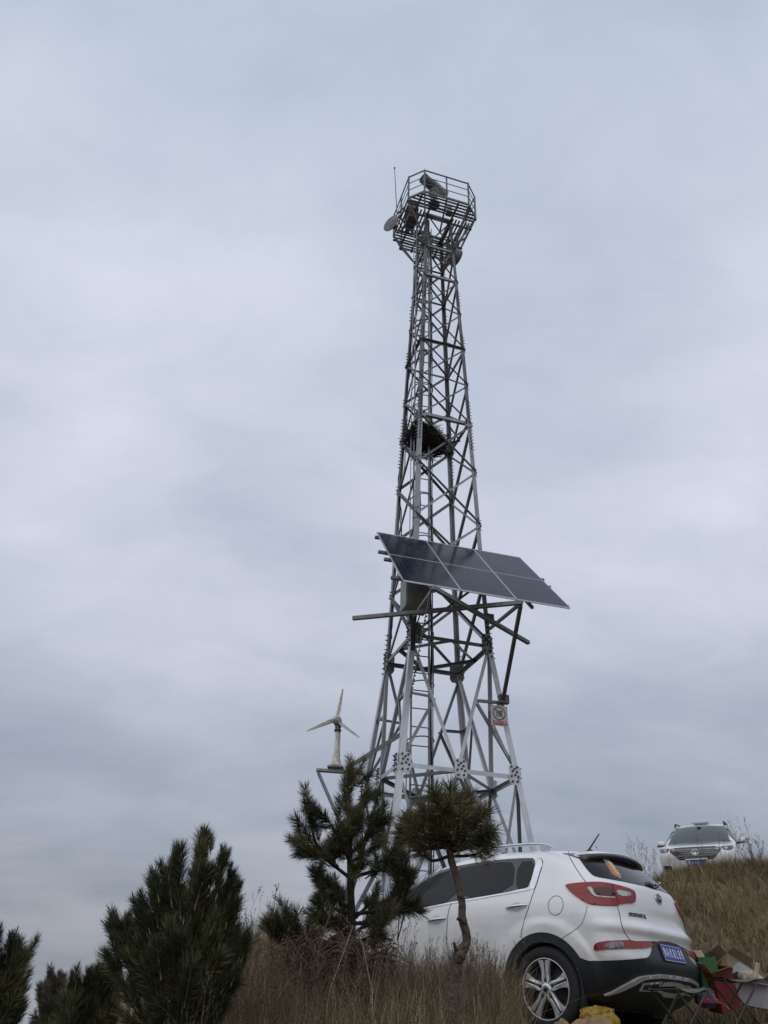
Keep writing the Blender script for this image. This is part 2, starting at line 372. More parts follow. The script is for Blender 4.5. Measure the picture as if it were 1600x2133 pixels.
class Body:
    """plan outlines stacked in z: s in [-1,1]; 0 = middle of the tail, +-1 = middle of the nose"""
    S0, S1 = 0.36, 0.66
    def __init__(self, table, wheels, flare):
        self.T = np.array(table, float); self.wheels = wheels; self.flare = flare
        self.z0, self.z1 = self.T[0, 0], self.T[-1, 0]
    def __call__(self, s, z):
        xr, yw, xf, Lr, nr, Lf, nf = interp_table(self.T, z)
        a = abs(s); sg = 1.0 if s >= 0 else -1.0
        xa, xb = xr + Lr, xf - Lf
        if xb < xa: xa = xb = (xa + xb) / 2; 
        Lr2, Lf2 = xa - xr, xf - xb
        if a < self.S0:
            p = a / self.S0 * math.pi / 2
            c, d = math.cos(p), math.sin(p)
            r = (c**nr + d**nr) ** (-1.0/nr)
            x, y = xa - Lr2*r*c, yw*r*d
        elif a <= self.S1:
            x, y = xa + (xb - xa) * (a - self.S0) / (self.S1 - self.S0), yw
        else:
            p = (1 - a) / (1 - self.S1) * math.pi / 2
            c, d = math.cos(p), math.sin(p)
            r = (c**nf + d**nf) ** (-1.0/nf)
            x, y = xb + Lf2*r*c, yw*r*d
        side = sstep(0.5, 0.9, y / max(yw, 1e-6))
        for wx, wz, r0, r1, amt in self.flare:
            d = math.hypot(x - wx, z - wz)
            y += amt * side * (1 - sstep(r0, r1, d))
        return (x, sg * y, z)
    def normal(self, s, z):
        e = 1e-3
        p0, p1 = self(max(s-e, -1), z), self(min(s+e, 1), z)
        q0, q1 = self(s, max(z-e, self.z0)), self(s, min(z+e, self.z1))
        a = Vector(p1) - Vector(p0); b = Vector(q1) - Vector(q0)
        n = a.cross(b)
        if n.length < 1e-12: return Vector((0, 0, 1))
        n.normalize()
        return -n
    def mesh_data(self, zs, ns):
        V = []; F = []
        ss = [-1 + 2*i/ns for i in range(ns)]
        for z in zs:
            for s in ss: V.append(self(s, z))
        for j in range(len(zs)-1):
            for i in range(ns):
                i2 = (i+1) % ns
                F.append((j*ns+i, (j+1)*ns+i, (j+1)*ns+i2, j*ns+i2))
        F.append(tuple(range(ns)))
        F.append(tuple((len(zs)-1)*ns + i for i in reversed(range(ns))))
        return V, F

#        z     xr    yw    xf    Lr   nr   Lf   nf
SUV_TABLE = [
 (0.235, 0.40, 0.80, 4.20, 0.55, 3.0, 0.70, 2.6),
 (0.30,  0.22, 0.85, 4.34, 0.55, 3.0, 0.70, 2.6),
 (0.42,  0.10, 0.885,4.41, 0.52, 3.0, 0.70, 2.6),
 (0.55,  0.04, 0.90, 4.44, 0.50, 3.1, 0.70, 2.6),
 (0.62,  0.03, 0.905,4.44, 0.48, 3.2, 0.72, 2.6),
 (0.70,  0.055,0.91, 4.43, 0.46, 3.2, 0.75, 2.6),
 (0.80,  0.080, 0.915,4.40, 0.46, 3.1, 0.80, 2.6),
 (0.835, 0.078, 0.917,4.37, 0.46, 3.0, 0.83, 2.6),
 (0.862, 0.060, 0.918,4.34, 0.46, 3.0, 0.85, 2.6),
 (0.895, 0.062, 0.92, 4.25, 0.46, 3.0, 0.90, 2.6),
 (0.93,  0.092, 0.92, 4.13, 0.46, 3.0, 0.93, 2.6),
 (0.97,  0.112, 0.92, 3.96, 0.46, 3.0, 1.00, 2.6),
 (1.02,  0.119, 0.915,3.66, 0.48, 3.0, 0.90, 2.6),
 (1.08,  0.118,0.905,3.38, 0.50, 2.9, 0.70, 2.7),
 (1.14,  0.122,0.885,3.24, 0.52, 2.9, 0.60, 2.8),
 (1.20,  0.132,0.86, 3.13, 0.52, 2.8, 0.55, 2.8),
 (1.26,  0.150,0.832,3.03, 0.54, 2.8, 0.55, 2.8),
 (1.32,  0.195,0.80, 2.92, 0.58, 2.8, 0.55, 2.8),
 (1.40,  0.280,0.762,2.77, 0.62, 2.8, 0.58, 2.8),
 (1.48,  0.370,0.722,2.60, 0.68, 2.7, 0.62, 2.7),
 (1.55,  0.460,0.675,2.43, 0.74, 2.6, 0.68, 2.6),
 (1.595, 0.560,0.61, 2.28, 0.78, 2.5, 0.72, 2.5),
 (1.63,  0.740,0.48, 2.04, 0.70, 2.3, 0.64, 2.3),
 (1.652, 1.00, 0.29, 1.80, 0.45, 2.1, 0.42, 2.1),
 (1.660, 1.30, 0.06, 1.55, 0.14, 2.0, 0.14, 2.0),
]
SUV_OUTLINES = {
 'front_glass': [(0.566,1.194),(0.577,1.239),(0.589,1.284),(0.603,1.331),(0.624,1.377),(0.689,1.444),(0.702,1.434),(0.715,1.424),(0.727,1.401),(0.727,1.361),(0.726,1.33),(0.722,1.291),(0.716,1.256),(0.708,1.206),(0.708,1.162),(0.713,1.133),(0.719,1.103),(0.718,1.062),(0.7,1.015),(0.679,1.007),(0.67,1.016),(0.659,1.025),(0.652,1.034),(0.644,1.043),(0.634,1.053),(0.625,1.062),(0.617,1.07),(0.608,1.077),(0.6,1.085),(0.592,1.093),(0.584,1.1),(0.575,1.108),(0.571,1.136),(0.568,1.165)],
 'rear_glass': [(0.53,1.146),(0.522,1.152),(0.515,1.158),(0.507,1.164),(0.499,1.17),(0.492,1.176),(0.484,1.182),(0.477,1.188),(0.472,1.214),(0.466,1.239),(0.459,1.265),(0.457,1.317),(0.455,1.37),(0.452,1.423),(0.459,1.49),(0.498,1.499),(0.537,1.499),(0.555,1.496),(0.572,1.492),(0.589,1.489),(0.606,1.484),(0.622,1.479),(0.639,1.47),(0.655,1.461),(0.616,1.381),(0.592,1.319),(0.575,1.257),(0.561,1.198),(0.55,1.18),(0.54,1.163)],
 'quarter_glass': [(0.447,1.214),(0.434,1.224),(0.428,1.239),(0.426,1.266),(0.417,1.325),(0.405,1.386),(0.385,1.448),(0.375,1.495),(0.397,1.491),(0.418,1.488),(0.443,1.423),(0.448,1.371),(0.451,1.32),(0.453,1.269)],
 'window_frame': [(0.613,1.068),(0.604,1.077),(0.594,1.086),(0.584,1.094),(0.573,1.104),(0.562,1.113),(0.553,1.12),(0.544,1.128),(0.535,1.135),(0.526,1.142),(0.518,1.148),(0.509,1.155),(0.501,1.161),(0.493,1.166),(0.485,1.172),(0.477,1.178),(0.469,1.183),(0.462,1.193),(0.455,1.203),(0.448,1.213),(0.44,1.237),(0.431,1.261),(0.416,1.317),(0.407,1.364),(0.395,1.412),(0.375,1.466),(0.357,1.506),(0.355,1.524),(0.376,1.527),(0.394,1.529),(0.419,1.531),(0.445,1.531),(0.485,1.532),(0.513,1.531),(0.545,1.53),(0.571,1.527),(0.607,1.523),(0.63,1.518),(0.653,1.513),(0.671,1.506),(0.696,1.496),(0.712,1.49),(0.728,1.482),(0.74,1.474),(0.754,1.464),(0.763,1.455),(0.771,1.443),(0.775,1.43),(0.778,1.409),(0.78,1.394),(0.783,1.376),(0.785,1.359),(0.793,1.336),(0.793,1.294),(0.783,1.27),(0.779,1.238),(0.778,1.215),(0.772,1.189),(0.772,1.166),(0.77,1.133),(0.769,1.11),(0.764,1.081),(0.751,1.055),(0.726,1.016),(0.706,0.998),(0.689,0.991),(0.677,0.997),(0.668,1.007),(0.659,1.017),(0.648,1.032),(0.64,1.042),(0.631,1.051),(0.622,1.059)],
 'pillar_trim': [(0.34,1.515),(0.336,1.516),(0.334,1.514),(0.331,1.507),(0.333,1.497),(0.341,1.479),(0.376,1.414),(0.392,1.366),(0.403,1.318),(0.412,1.27),(0.417,1.213),(0.418,1.209),(0.42,1.208),(0.424,1.212),(0.422,1.278),(0.416,1.32),(0.408,1.362),(0.398,1.404),(0.382,1.446)],
 'belt_trim_line': [(0.426,1.207),(0.44,1.197),(0.448,1.191),(0.456,1.185),(0.465,1.178),(0.473,1.172),(0.483,1.165),(0.492,1.158),(0.501,1.151),(0.51,1.144),(0.519,1.138),(0.528,1.131),(0.538,1.124),(0.546,1.117),(0.554,1.11),(0.563,1.104),(0.572,1.096),(0.58,1.088),(0.589,1.08),(0.599,1.071),(0.609,1.061),(0.617,1.053),(0.624,1.045),(0.632,1.037),(0.641,1.027),(0.648,1.017),(0.655,1.007),(0.661,0.998),(0.67,0.989),(0.679,0.978)],
 'gap_rear_door': [(0.333,1.52),(0.333,1.52),(0.332,1.518),(0.331,1.516),(0.329,1.513),(0.329,1.509),(0.33,1.502),(0.333,1.494),(0.339,1.48),(0.347,1.466),(0.361,1.444),(0.373,1.419),(0.388,1.376),(0.396,1.346),(0.403,1.313),(0.409,1.282),(0.414,1.239),(0.416,1.211),(0.416,1.183),(0.417,1.161),(0.418,1.133),(0.419,1.111),(0.421,1.085),(0.423,1.06),(0.424,1.022),(0.425,0.996),(0.424,0.969),(0.423,0.946),(0.422,0.915),(0.422,0.892),(0.42,0.867),(0.419,0.846),(0.418,0.815),(0.418,0.798),(0.418,0.786),(0.419,0.782)],
 'gap_front_door': [(0.562,1.116),(0.562,1.112),(0.563,1.104),(0.563,1.093),(0.564,1.072),(0.564,1.056),(0.562,1.034),(0.558,1.012),(0.548,0.978),(0.539,0.955),(0.529,0.929),(0.524,0.905),(0.517,0.872),(0.513,0.85),(0.511,0.827),(0.509,0.807),(0.508,0.781),(0.507,0.761),(0.507,0.735),(0.506,0.71),(0.505,0.671),(0.504,0.646),(0.503,0.619),(0.502,0.596),(0.5,0.566),(0.499,0.542),(0.498,0.509),(0.497,0.476),(0.494,0.424),(0.493,0.395),(0.492,0.375),(0.491,0.367)],
 'gap_quarter': [(0.276,1.046),(0.276,1.043),(0.277,1.037),(0.278,1.029),(0.282,1.013),(0.285,1.002),(0.289,0.989),(0.293,0.977),(0.298,0.961),(0.303,0.949),(0.309,0.936),(0.316,0.925),(0.328,0.91),(0.335,0.9),(0.341,0.891),(0.344,0.884),(0.349,0.877),(0.353,0.871),(0.359,0.863),(0.361,0.855),(0.362,0.842),(0.363,0.833),(0.364,0.824),(0.365,0.817),(0.367,0.808),(0.368,0.801),(0.37,0.794),(0.371,0.787),(0.373,0.776),(0.374,0.771),(0.375,0.767),(0.376,0.765)],
 'gap_hatch': [(0.201,1.598),(0.203,1.594),(0.208,1.584),(0.214,1.572),(0.222,1.554),(0.226,1.542),(0.23,1.53),(0.232,1.52),(0.236,1.505),(0.238,1.492),(0.242,1.473),(0.246,1.452),(0.253,1.419),(0.257,1.395),(0.261,1.365),(0.265,1.338),(0.269,1.296),(0.27,1.274),(0.269,1.258),(0.269,1.252)],
 'gap_tailgate': [(0.176,1.057),(0.176,1.054),(0.175,1.048),(0.175,1.039),(0.174,1.023),(0.173,1.011),(0.173,0.999),(0.173,0.988),(0.174,0.972),(0.174,0.96),(0.176,0.945),(0.178,0.931),(0.184,0.909),(0.186,0.894),(0.185,0.879),(0.184,0.867),(0.18,0.851),(0.175,0.84),(0.173,0.83),(0.171,0.821),(0.168,0.811),(0.167,0.804),(0.164,0.797),(0.163,0.791),(0.16,0.783),(0.158,0.779),(0.155,0.776),(0.152,0.775),(0.147,0.774),(0.141,0.775),(0.13,0.778),(0.117,0.782),(0.093,0.79),(0.078,0.795),(0.067,0.799),(0.063,0.8)],
 'lamp': [(0.352,1.235),(0.341,1.239),(0.332,1.241),(0.319,1.243),(0.306,1.245),(0.287,1.248),(0.274,1.25),(0.261,1.251),(0.251,1.253),(0.237,1.255),(0.228,1.256),(0.219,1.256),(0.211,1.255),(0.2,1.253),(0.193,1.251),(0.184,1.248),(0.176,1.246),(0.164,1.241),(0.155,1.238),(0.146,1.234),(0.139,1.23),(0.128,1.224),(0.122,1.219),(0.118,1.213),(0.115,1.206),(0.114,1.196),(0.114,1.187),(0.114,1.173),(0.115,1.157),(0.117,1.132),(0.119,1.118),(0.124,1.106),(0.13,1.099),(0.14,1.095),(0.146,1.091),(0.152,1.088),(0.157,1.084),(0.163,1.08),(0.167,1.076),(0.17,1.072),(0.172,1.068),(0.175,1.063),(0.178,1.059),(0.185,1.056),(0.194,1.054),(0.208,1.051),(0.219,1.05),(0.23,1.05),(0.24,1.051),(0.254,1.053),(0.264,1.057),(0.275,1.066),(0.285,1.077),(0.299,1.096),(0.307,1.11),(0.316,1.126),(0.325,1.14),(0.336,1.16),(0.344,1.174),(0.35,1.188),(0.355,1.2),(0.36,1.215),(0.36,1.223),(0.357,1.231)],
 'lamp_bracket': [(0.265,1.206),(0.259,1.206),(0.256,1.204),(0.253,1.197),(0.251,1.188),(0.249,1.172),(0.247,1.162),(0.245,1.152),(0.243,1.145),(0.24,1.136),(0.236,1.131),(0.227,1.128),(0.217,1.127),(0.199,1.128),(0.189,1.129),(0.183,1.129),(0.18,1.127),(0.181,1.124),(0.184,1.122),(0.191,1.12),(0.201,1.118),(0.22,1.116),(0.231,1.117),(0.241,1.121),(0.246,1.127),(0.25,1.138),(0.254,1.147),(0.257,1.158),(0.261,1.169),(0.266,1.186),(0.268,1.196),(0.267,1.203)],
 'lamp_led': [(0.237,1.205),(0.22,1.208),(0.205,1.212),(0.191,1.211),(0.186,1.198),(0.184,1.181),(0.182,1.15),(0.193,1.136),(0.207,1.134),(0.222,1.133),(0.237,1.138),(0.242,1.152),(0.245,1.168),(0.249,1.193)],
 'lamp_clear': [(0.172,1.195),(0.158,1.195),(0.148,1.193),(0.136,1.188),(0.132,1.179),(0.134,1.16),(0.143,1.151),(0.164,1.146),(0.173,1.156),(0.177,1.184)],
 'lamp_divider': [(0.189,1.249),(0.188,1.239),(0.185,1.213),(0.183,1.185),(0.18,1.14),(0.178,1.11),(0.176,1.075),(0.176,1.062)],
 'reflector': [(0.293,0.697),(0.291,0.708),(0.288,0.716),(0.285,0.722),(0.282,0.728),(0.277,0.734),(0.272,0.738),(0.266,0.742),(0.26,0.745),(0.25,0.749),(0.241,0.753),(0.227,0.757),(0.212,0.761),(0.188,0.768),(0.175,0.773),(0.163,0.776),(0.155,0.776),(0.149,0.774),(0.143,0.774),(0.133,0.774),(0.122,0.776),(0.103,0.78),(0.093,0.781),(0.086,0.776),(0.084,0.768),(0.089,0.752),(0.097,0.741),(0.112,0.73),(0.131,0.721),(0.146,0.716),(0.16,0.711),(0.178,0.706),(0.196,0.701),(0.21,0.697),(0.228,0.692),(0.241,0.689),(0.254,0.686),(0.264,0.684),(0.278,0.68),(0.285,0.679),(0.291,0.678),(0.294,0.679),(0.295,0.682),(0.295,0.685),(0.294,0.691)],
 'reflector_clear': [(0.226,0.746),(0.211,0.751),(0.196,0.756),(0.186,0.749),(0.188,0.718),(0.202,0.703),(0.219,0.699),(0.238,0.695),(0.25,0.704),(0.242,0.731)],
 'bumper_line': [(0.314,0.591),(0.292,0.594),(0.273,0.597),(0.255,0.6),(0.237,0.603),(0.22,0.607),(0.202,0.612),(0.189,0.617),(0.176,0.622),(0.163,0.628),(0.142,0.638),(0.13,0.646),(0.121,0.655),(0.112,0.671),(0.104,0.691),(0.093,0.726),(0.087,0.75),(0.082,0.777),(0.08,0.787)],
 'garnish_upper': [(0.223,0.347),(0.223,0.348),(0.221,0.351),(0.219,0.356),(0.215,0.364),(0.212,0.372),(0.207,0.385),(0.201,0.399),(0.19,0.423),(0.183,0.438),(0.176,0.454),(0.171,0.465),(0.163,0.48),(0.158,0.489),(0.152,0.497),(0.146,0.503),(0.138,0.508),(0.131,0.512),(0.122,0.516),(0.113,0.52),(0.097,0.527),(0.088,0.53),(0.081,0.533),(0.078,0.534)],
 'garnish_lower': [(0.076,0.509),(0.079,0.508),(0.086,0.505),(0.096,0.502),(0.113,0.496),(0.122,0.492),(0.13,0.488),(0.134,0.484),(0.139,0.479),(0.142,0.473),(0.146,0.466),(0.151,0.457),(0.157,0.443),(0.162,0.433),(0.167,0.423),(0.172,0.414),(0.179,0.401),(0.184,0.392),(0.19,0.382),(0.196,0.373),(0.205,0.361),(0.209,0.354),(0.212,0.349),(0.213,0.347)],
 'exhaust': [(0.137,0.393),(0.135,0.447),(0.067,0.477),(0.074,0.406)],
 'skid': [(0.068,0.415),(0.06,0.465),(0.029,0.485)],
 'rear_window': [(0.21,1.503),(0.213,1.484),(0.22,1.435),(0.224,1.4),(0.227,1.36),(0.227,1.338),(0.223,1.32),(0.212,1.309),(0.2,1.304),(0.187,1.3),(0.171,1.295),(0.154,1.292),(0.14,1.29),(0.121,1.288),(0.101,1.287),(0.068,1.288),(0.053,1.29)],
 'sticker_board': [(0.128,1.527),(0.109,1.527),(0.108,1.494),(0.135,1.332),(0.144,1.314),(0.158,1.333),(0.16,1.356),(0.146,1.441)],
 'sticker': [(0.129,1.49),(0.109,1.491),(0.131,1.353),(0.151,1.331),(0.157,1.362),(0.144,1.442)],
 'handle_r': [(0.463,1.034),(0.43,1.059)],
 'handle_f': [(0.559,0.923),(0.543,0.952)],
 'fuel': [(0.38,1.052),(0.368,1.05),(0.378,1.136),(0.382,0.97),(0.392,1.054)],
 'lettering': [(0.161,0.986),(0.079,1.015),(0.163,0.961)],
 'roof_rail': [(0.213,1.588)],
}
# ---------------------------------------------------------------- car building blocks
FLARE = [(0.90, .36, .53, .61, .024), (3.54, .36, .53, .61, .024)]
SUV = Body(SUV_TABLE, [], FLARE)

def s_of_x(body, x, z, lo=0.10, hi=0.97):
    for _ in range(40):
        m = (lo+hi)/2
        if body(m, z)[0] < x: lo = m
        else: hi = m
    return (lo+hi)/2
def s_of_y(body, y, z, nose=False):
    a = abs(y); lo, hi = (0.0, 0.30) if not nose else (0.70, 1.0)
    for _ in range(40):
        m = (lo+hi)/2; v = body(m, z)[1]
        if (v < a) != nose: lo = m
        else: hi = m
    s = (lo+hi)/2
    return s if y >= 0 else -s

def densify(P, step, sc, closed=True):
    out = []; n = len(P)
    for i in range(n if closed else n-1):
        a, b = P[i], P[(i+1) % n]
        d = math.hypot((b[0]-a[0])*sc, b[1]-a[1]); k = max(1, int(math.ceil(d/step)))
        for j in range(k): out.append((a[0]+(b[0]-a[0])*j/k, a[1]+(b[1]-a[1])*j/k))
    if not closed: out.append(P[-1])
    return out
def inside(p, P):
    r = False; n = len(P)
    for i in range(n):
        a, b = P[i], P[(i+1) % n]
        if (a[1] > p[1]) != (b[1] > p[1]) and p[0] < (b[0]-a[0])*(p[1]-a[1])/(b[1]-a[1]) + a[0]: r = not r
    return r
def patch(body, outline, off, m, name, parent, sc=4.2, step=0.05, depth=0.012, flip=False):
    """a panel that follows the body: outline in (s, z), standing off metres proud, with a rim going back into the body"""
    P = [((-s if flip else s), z) for s, z in outline]
    B = densify(P, step, sc)
    B2 = [(s*sc, z) for s, z in B]
    xs = [p[0] for p in B2]; zs = [p[1] for p in B2]
    pts = list(B2)
    x = min(xs)+step/2; row = 0
    while x < max(xs):
        z = min(zs)+step/2
        while z < max(zs):
            q = (x, z)
            if inside(q, B2) and min((q[0]-b[0])**2+(q[1]-b[1])**2 for b in B2) > (step*0.45)**2: pts.append(q)
            z += step
        x += step
    n = len(B2)
    V2, E, F, _, _, _ = delaunay_2d_cdt([Vector(p) for p in pts], [(i, (i+1) % n) for i in range(n)], [], 0, 1e-5)
    F = [f for f in F if inside((sum(V2[i].x for i in f)/3, sum(V2[i].y for i in f)/3), B2)]
    bm = bmesh.new(); vs = []
    for p in V2:
        s, z = p.x/sc, p.y
        z = min(max(z, body.z0), body.z1-1e-3)
        vs.append(bm.verts.new(Vector(body(s, z)) + body.normal(s, z)*off))
    for f in F:
        try: bm.faces.new([vs[i] for i in f])
        except ValueError: pass
    for v in list(bm.verts):
        if not v.link_faces: bm.verts.remove(v)
    # orient outwards
    c = Vector((2.2, 0, 0.7))
    for f in bm.faces:
        f.normal_update()
    tot = sum(f.calc_area()*(1 if f.normal.dot(f.calc_center_median()-c) > 0 else -1) for f in bm.faces)
    if tot < 0: bmesh.ops.reverse_faces(bm, faces=bm.faces)
    be = [e for e in bm.edges if len(e.link_faces) == 1]
    for f in bm.faces: f.smooth = True
    for v in bm.verts: v.normal_update()
    top = {}; low = {}
    for e in be:
        f = e.link_faces[0]; L = [l for l in f.loops if l.edge == e][0]
        a, b = L.vert, L.link_loop_next.vert
        for v in (a, b):
            if v not in top:
                top[v] = bm.verts.new(v.co.copy()); low[v] = bm.verts.new(v.co - v.normal*depth)
        bm.faces.new((top[b], top[a], low[a], low[b]))
    me = bpy.data.meshes.new(name); bm.to_mesh(me); bm.free()
    return link_mesh(name, me, parent, m)
def ribbon(body, line, w, off, m, name, parent, sc=4.2, flip=False, h=0.006):
    """raised strip of width w following an (s, z) polyline over the body"""
    P = densify(line, 0.02, sc, closed=False); P = [((-s if flip else s), z) for s, z in P]
    C = [Vector(body(s, z)) for s, z in P]; Nn = [body.normal(s, z) for s, z in P]
    mb = MB(); V = []; F = []
    for i in range(len(P)):
        d = (C[min(i+1, len(C)-1)]-C[max(i-1, 0)]).normalized(); b = d.cross(Nn[i]).normalized()
        V += [C[i]-b*w/2-Nn[i]*h, C[i]-b*w/2+Nn[i]*off, C[i]+b*w/2+Nn[i]*off, C[i]+b*w/2-Nn[i]*h]
    for i in range(len(P)-1):
        for k in range(3): F.append((i*4+k, (i+1)*4+k, (i+1)*4+k+1, i*4+k+1))
    F += [(0, 1, 2, 3), tuple(4*(len(P)-1)+k for k in (3, 2, 1, 0))]
    mb.add(V, F); return mb.build(name, m, parent)

def body_mesh(body, zs, ns, wheels, wr, parent, m):
    V, F = body.mesh_data(zs, ns)
    me = bpy.data.meshes.new('body'); me.from_pydata(V, [], F); me.polygons.foreach_set('use_smooth', [True]*len(F))
    bm = bmesh.new(); bm.from_mesh(me); bmesh.ops.recalc_face_normals(bm, faces=bm.faces); bm.to_mesh(me); bm.free()
    o = link_mesh('body', me, None, m)
    cut = MB()
    for wx, wz in wheels:
        for s in (-1, 1):
            cut.lathe([(0, 0), (wr, 0), (wr, 0.62), (0, 0.62)], 48, Matrix.Translation((wx, s*0.56, wz)) @ Matrix.Rotation(-s*math.pi/2, 4, 'X'), smooth=True)
    co = cut.build('cutter', None)
    md = o.modifiers.new('b', 'BOOLEAN'); md.operation = 'DIFFERENCE'; md.object = co; md.solver = 'EXACT'
    dg = bpy.context.evaluated_depsgraph_get(); me2 = bpy.data.meshes.new_from_object(o.evaluated_get(dg))
    me2.name = 'body'
    bpy.data.objects.remove(o); bpy.data.objects.remove(co)
    o = link_mesh('body', me2, parent, m)
    if not me2.materials: me2.materials.append(m)
    me2.polygons.foreach_set('use_smooth', [True]*len(me2.polygons))
    bm = bmesh.new(); bm.from_mesh(me2)
    for e in bm.edges:
        if len(e.link_faces) == 2 and e.calc_face_angle(0) > R(42): e.smooth = False
    bm.to_mesh(me2); bm.free()
    return o

def wheel(parent, x, z, side, style='five', r=0.358, w=0.235, yface=0.915):
    e = empty('wheel', (x, side*yface, z)); e.parent = parent
    e.rotation_euler = (-side*math.pi/2, 0, 0)      # local z points outwards... local x forward
    T = MB(); hw = w
    prof = [(0.245, 0.0), (0.262, 0.012), (0.31, 0.014), (0.338, 0.002), (r-0.006, -0.018), (r, -0.040)]
    k = -0.040
    while k > -hw+0.045:
        prof += [(r, k-0.030), (r-0.009, k-0.032), (r-0.009, k-0.040), (r, k-0.042)]; k -= 0.042
    prof += [(r-0.006, -hw+0.018), (0.335, -hw), (0.262, -hw), (0.245, -hw+0.02)]
    T.lathe(prof, 64, closed=True); t = T.build('tyre', M['rubber'], e)
    b = MB(); b.lathe([(0.240, 0.002), (0.243, 0.005), (0.250, 0.006), (0.252, 0.0), (0.247, -0.02), (0.240, -0.02)], 56, closed=True)
    rim = b.build('rim', M['rim'], e)
    b = MB(); b.lathe([(0.239, -0.004), (0.228, -0.05), (0.225, -0.2), (0.235, -0.2), (0.243, -0.03)], 48, closed=True); b.build('rim_barrel', M['rim_dark'], e)
    b = MB(); b.lathe([(0.0, -0.075), (0.06, -0.07), (0.17, -0.09), (0.226, -0.10), (0.226, -0.14), (0.0, -0.14)], 40); b.build('brake_disc', M['rim_dark'], e)
    sp_ = MB()
    for q in range(5):
        a0 = q*2*math.pi/5 - R(88)
        for s in (-1, 1):
            prf = [(0.040, 0.012), (0.070, 0.014), (0.095, 0.0055), (0.228, 0.010), (0.240, 0.080), (0.226, 0.068), (0.205, 0.056), (0.17, 0.044), (0.12, 0.037), (0.075, 0.040), (0.045, 0.030)]
            P3 = [(rr, s*tt) for rr, tt in prf]
            hgt = [0.0 - 0.010*(1-abs(rr-0.14)/0.14) for rr, _ in prf]
            c, d = math.cos(a0), math.sin(a0); n = len(P3)
            V = [(x_*c-y_*d, x_*d+y_*c, h) for (x_, y_), h in zip(P3, hgt)] + [(x_*c-y_*d, x_*d+y_*c, h-0.035) for (x_, y_), h in zip(P3, hgt)]
            # quads strip between the slot edge and the outer edge
            F = [tuple(range(n)), tuple(reversed(range(n, 2*n)))] + [(i, (i+1) % n, n+(i+1) % n, n+i) for i in range(n)]
            sp_.add(V, F)
    b = sp_.build('spoke_set', M['rim'], e, bevel=0.003)
    b = MB(); b.lathe([(0, 0.002), (0.030, 0.0), (0.048, -0.006), (0.062, -0.022), (0.062, -0.045), (0, -0.045)], 24); b.build('hub', M['rim'], e)
    b = MB(); b.lathe([(0, 0.006), (0.024, 0.005), (0.027, 0.0), (0, 0.0)], 20); b.build('centre_cap', M['gloss'], e)
    for q in range(5):
        a0 = q*2*math.pi/5 - R(88)
        b = MB(); b.lathe([(0, 0.0), (0.009, 0.0), (0.011, -0.03), (0, -0.03)], 6, Matrix.Translation((0.072*math.cos(a0), 0.072*math.sin(a0), -0.012))); b.build('lug_nut', M['chrome'], e)
        b = MB(); b.lathe([(0, 0.0), (0.016, 0.0), (0.016, -0.004), (0, -0.004)], 10, Matrix.Translation((0.072*math.cos(a0), 0.072*math.sin(a0), -0.0095))); b.build('lug_pocket', M['rim_dark'], e)
    return e

def liners(parent, wheels, wr, ywall=0.50, yout=0.922):
    for wx, wz in wheels:
        for s in (-1, 1):
            b = MB(); b.lathe([(wr-0.002, 0), (wr-0.002, yout-ywall), (wr-0.012, yout-ywall), (wr-0.012, 0.01), (0.0, 0.01), (0, 0)], 40, Matrix.Translation((wx, s*ywall, wz)) @ Matrix.Rotation(-s*math.pi/2, 4, 'X'))
            # open below the sill: drop faces under the floor
            k = [i for i, f in enumerate(b.f) if sum(b.v[j][2] for j in f)/len(f) > 0.20 or abs(abs(sum(b.v[j][1] for j in f)/len(f)) - ywall) < 0.02]
            b.f = [b.f[i] for i in k]; b.smooth = [b.smooth[i] for i in k]
            b.build('wheel_arch_liner', M['clad'], parent, recalc=False)

# ================================================================ the white crossover in the foreground
suv = empty('parked_suv', (2.916, 8.617, -0.123), (R(0.47), R(-1.58), R(137.37)), label='white crossover car seen from behind with black cladding and blue plate', cat='car')
suv.rotation_mode = 'XYZ'
WH = [(0.90, 0.36), (3.54, 0.36)]
zs = list(np.linspace(SUV.z0, 1.5, 62)) + list(np.linspace(1.515, SUV.z1, 18))
body_mesh(SUV, zs, 320, WH, 0.385, suv, M['paint'])
liners(suv, WH, 0.385)
for wx, wz in WH:
    for s in (1, -1): wheel(suv, wx, wz, s)
b = MB().box((2.2, 0, 0.235), (3.5, 1.3, 0.03)); b.box((0.55, 0, 0.30), (0.25, 0.8, 0.14)); b.tube([(0.92, -.75, .34), (0.92, .75, .34)], 0.04, 10); b.tube([(3.5, -.75, .34), (3.5, .75, .34)], 0.04, 10)
b.build('underbody', M['black'], suv)
O = SUV_OUTLINES
# lower cladding with the rear arch lips, one piece from arch to arch round the tail
def arc(cx_, cz_, r, a0, a1, n):
    return [(cx_ + r*math.cos(R(a0+(a1-a0)*k/n)), cz_ + r*math.sin(R(a0+(a1-a0)*k/n))) for k in range(n+1)]
def sx(L, body=SUV): return [(s_of_x(body, x, z), z) for x, z in L]
half = [(0.0, 0.822), (0.045, 0.812), (0.088, 0.786)] + list(reversed(O['bumper_line']))
half += [(s_of_x(SUV, 0.475, 0.604), 0.604)] + sx([(0.90 - 0.462*math.cos(R(a)), 0.36 + 0.462*math.sin(R(a))) for a in range(34, 176, 6)])
half += sx([(1.39, 0.30), (1.30, 0.25)]) 
inner = [(0.90 + 0.388*math.cos(R(a)), 0.36 + 0.388*math.sin(R(a))) for a in range(-10, 191, 6)]
half += sx([(x, z) for x, z in inner if z > 0.245])
half += [(0.262, 0.262), (0.15, 0.24), (0.0, 0.24)]
full = half[:-1] + [(0.0, 0.24)] + [(-s, z) for s, z in reversed(half[1:-1])]
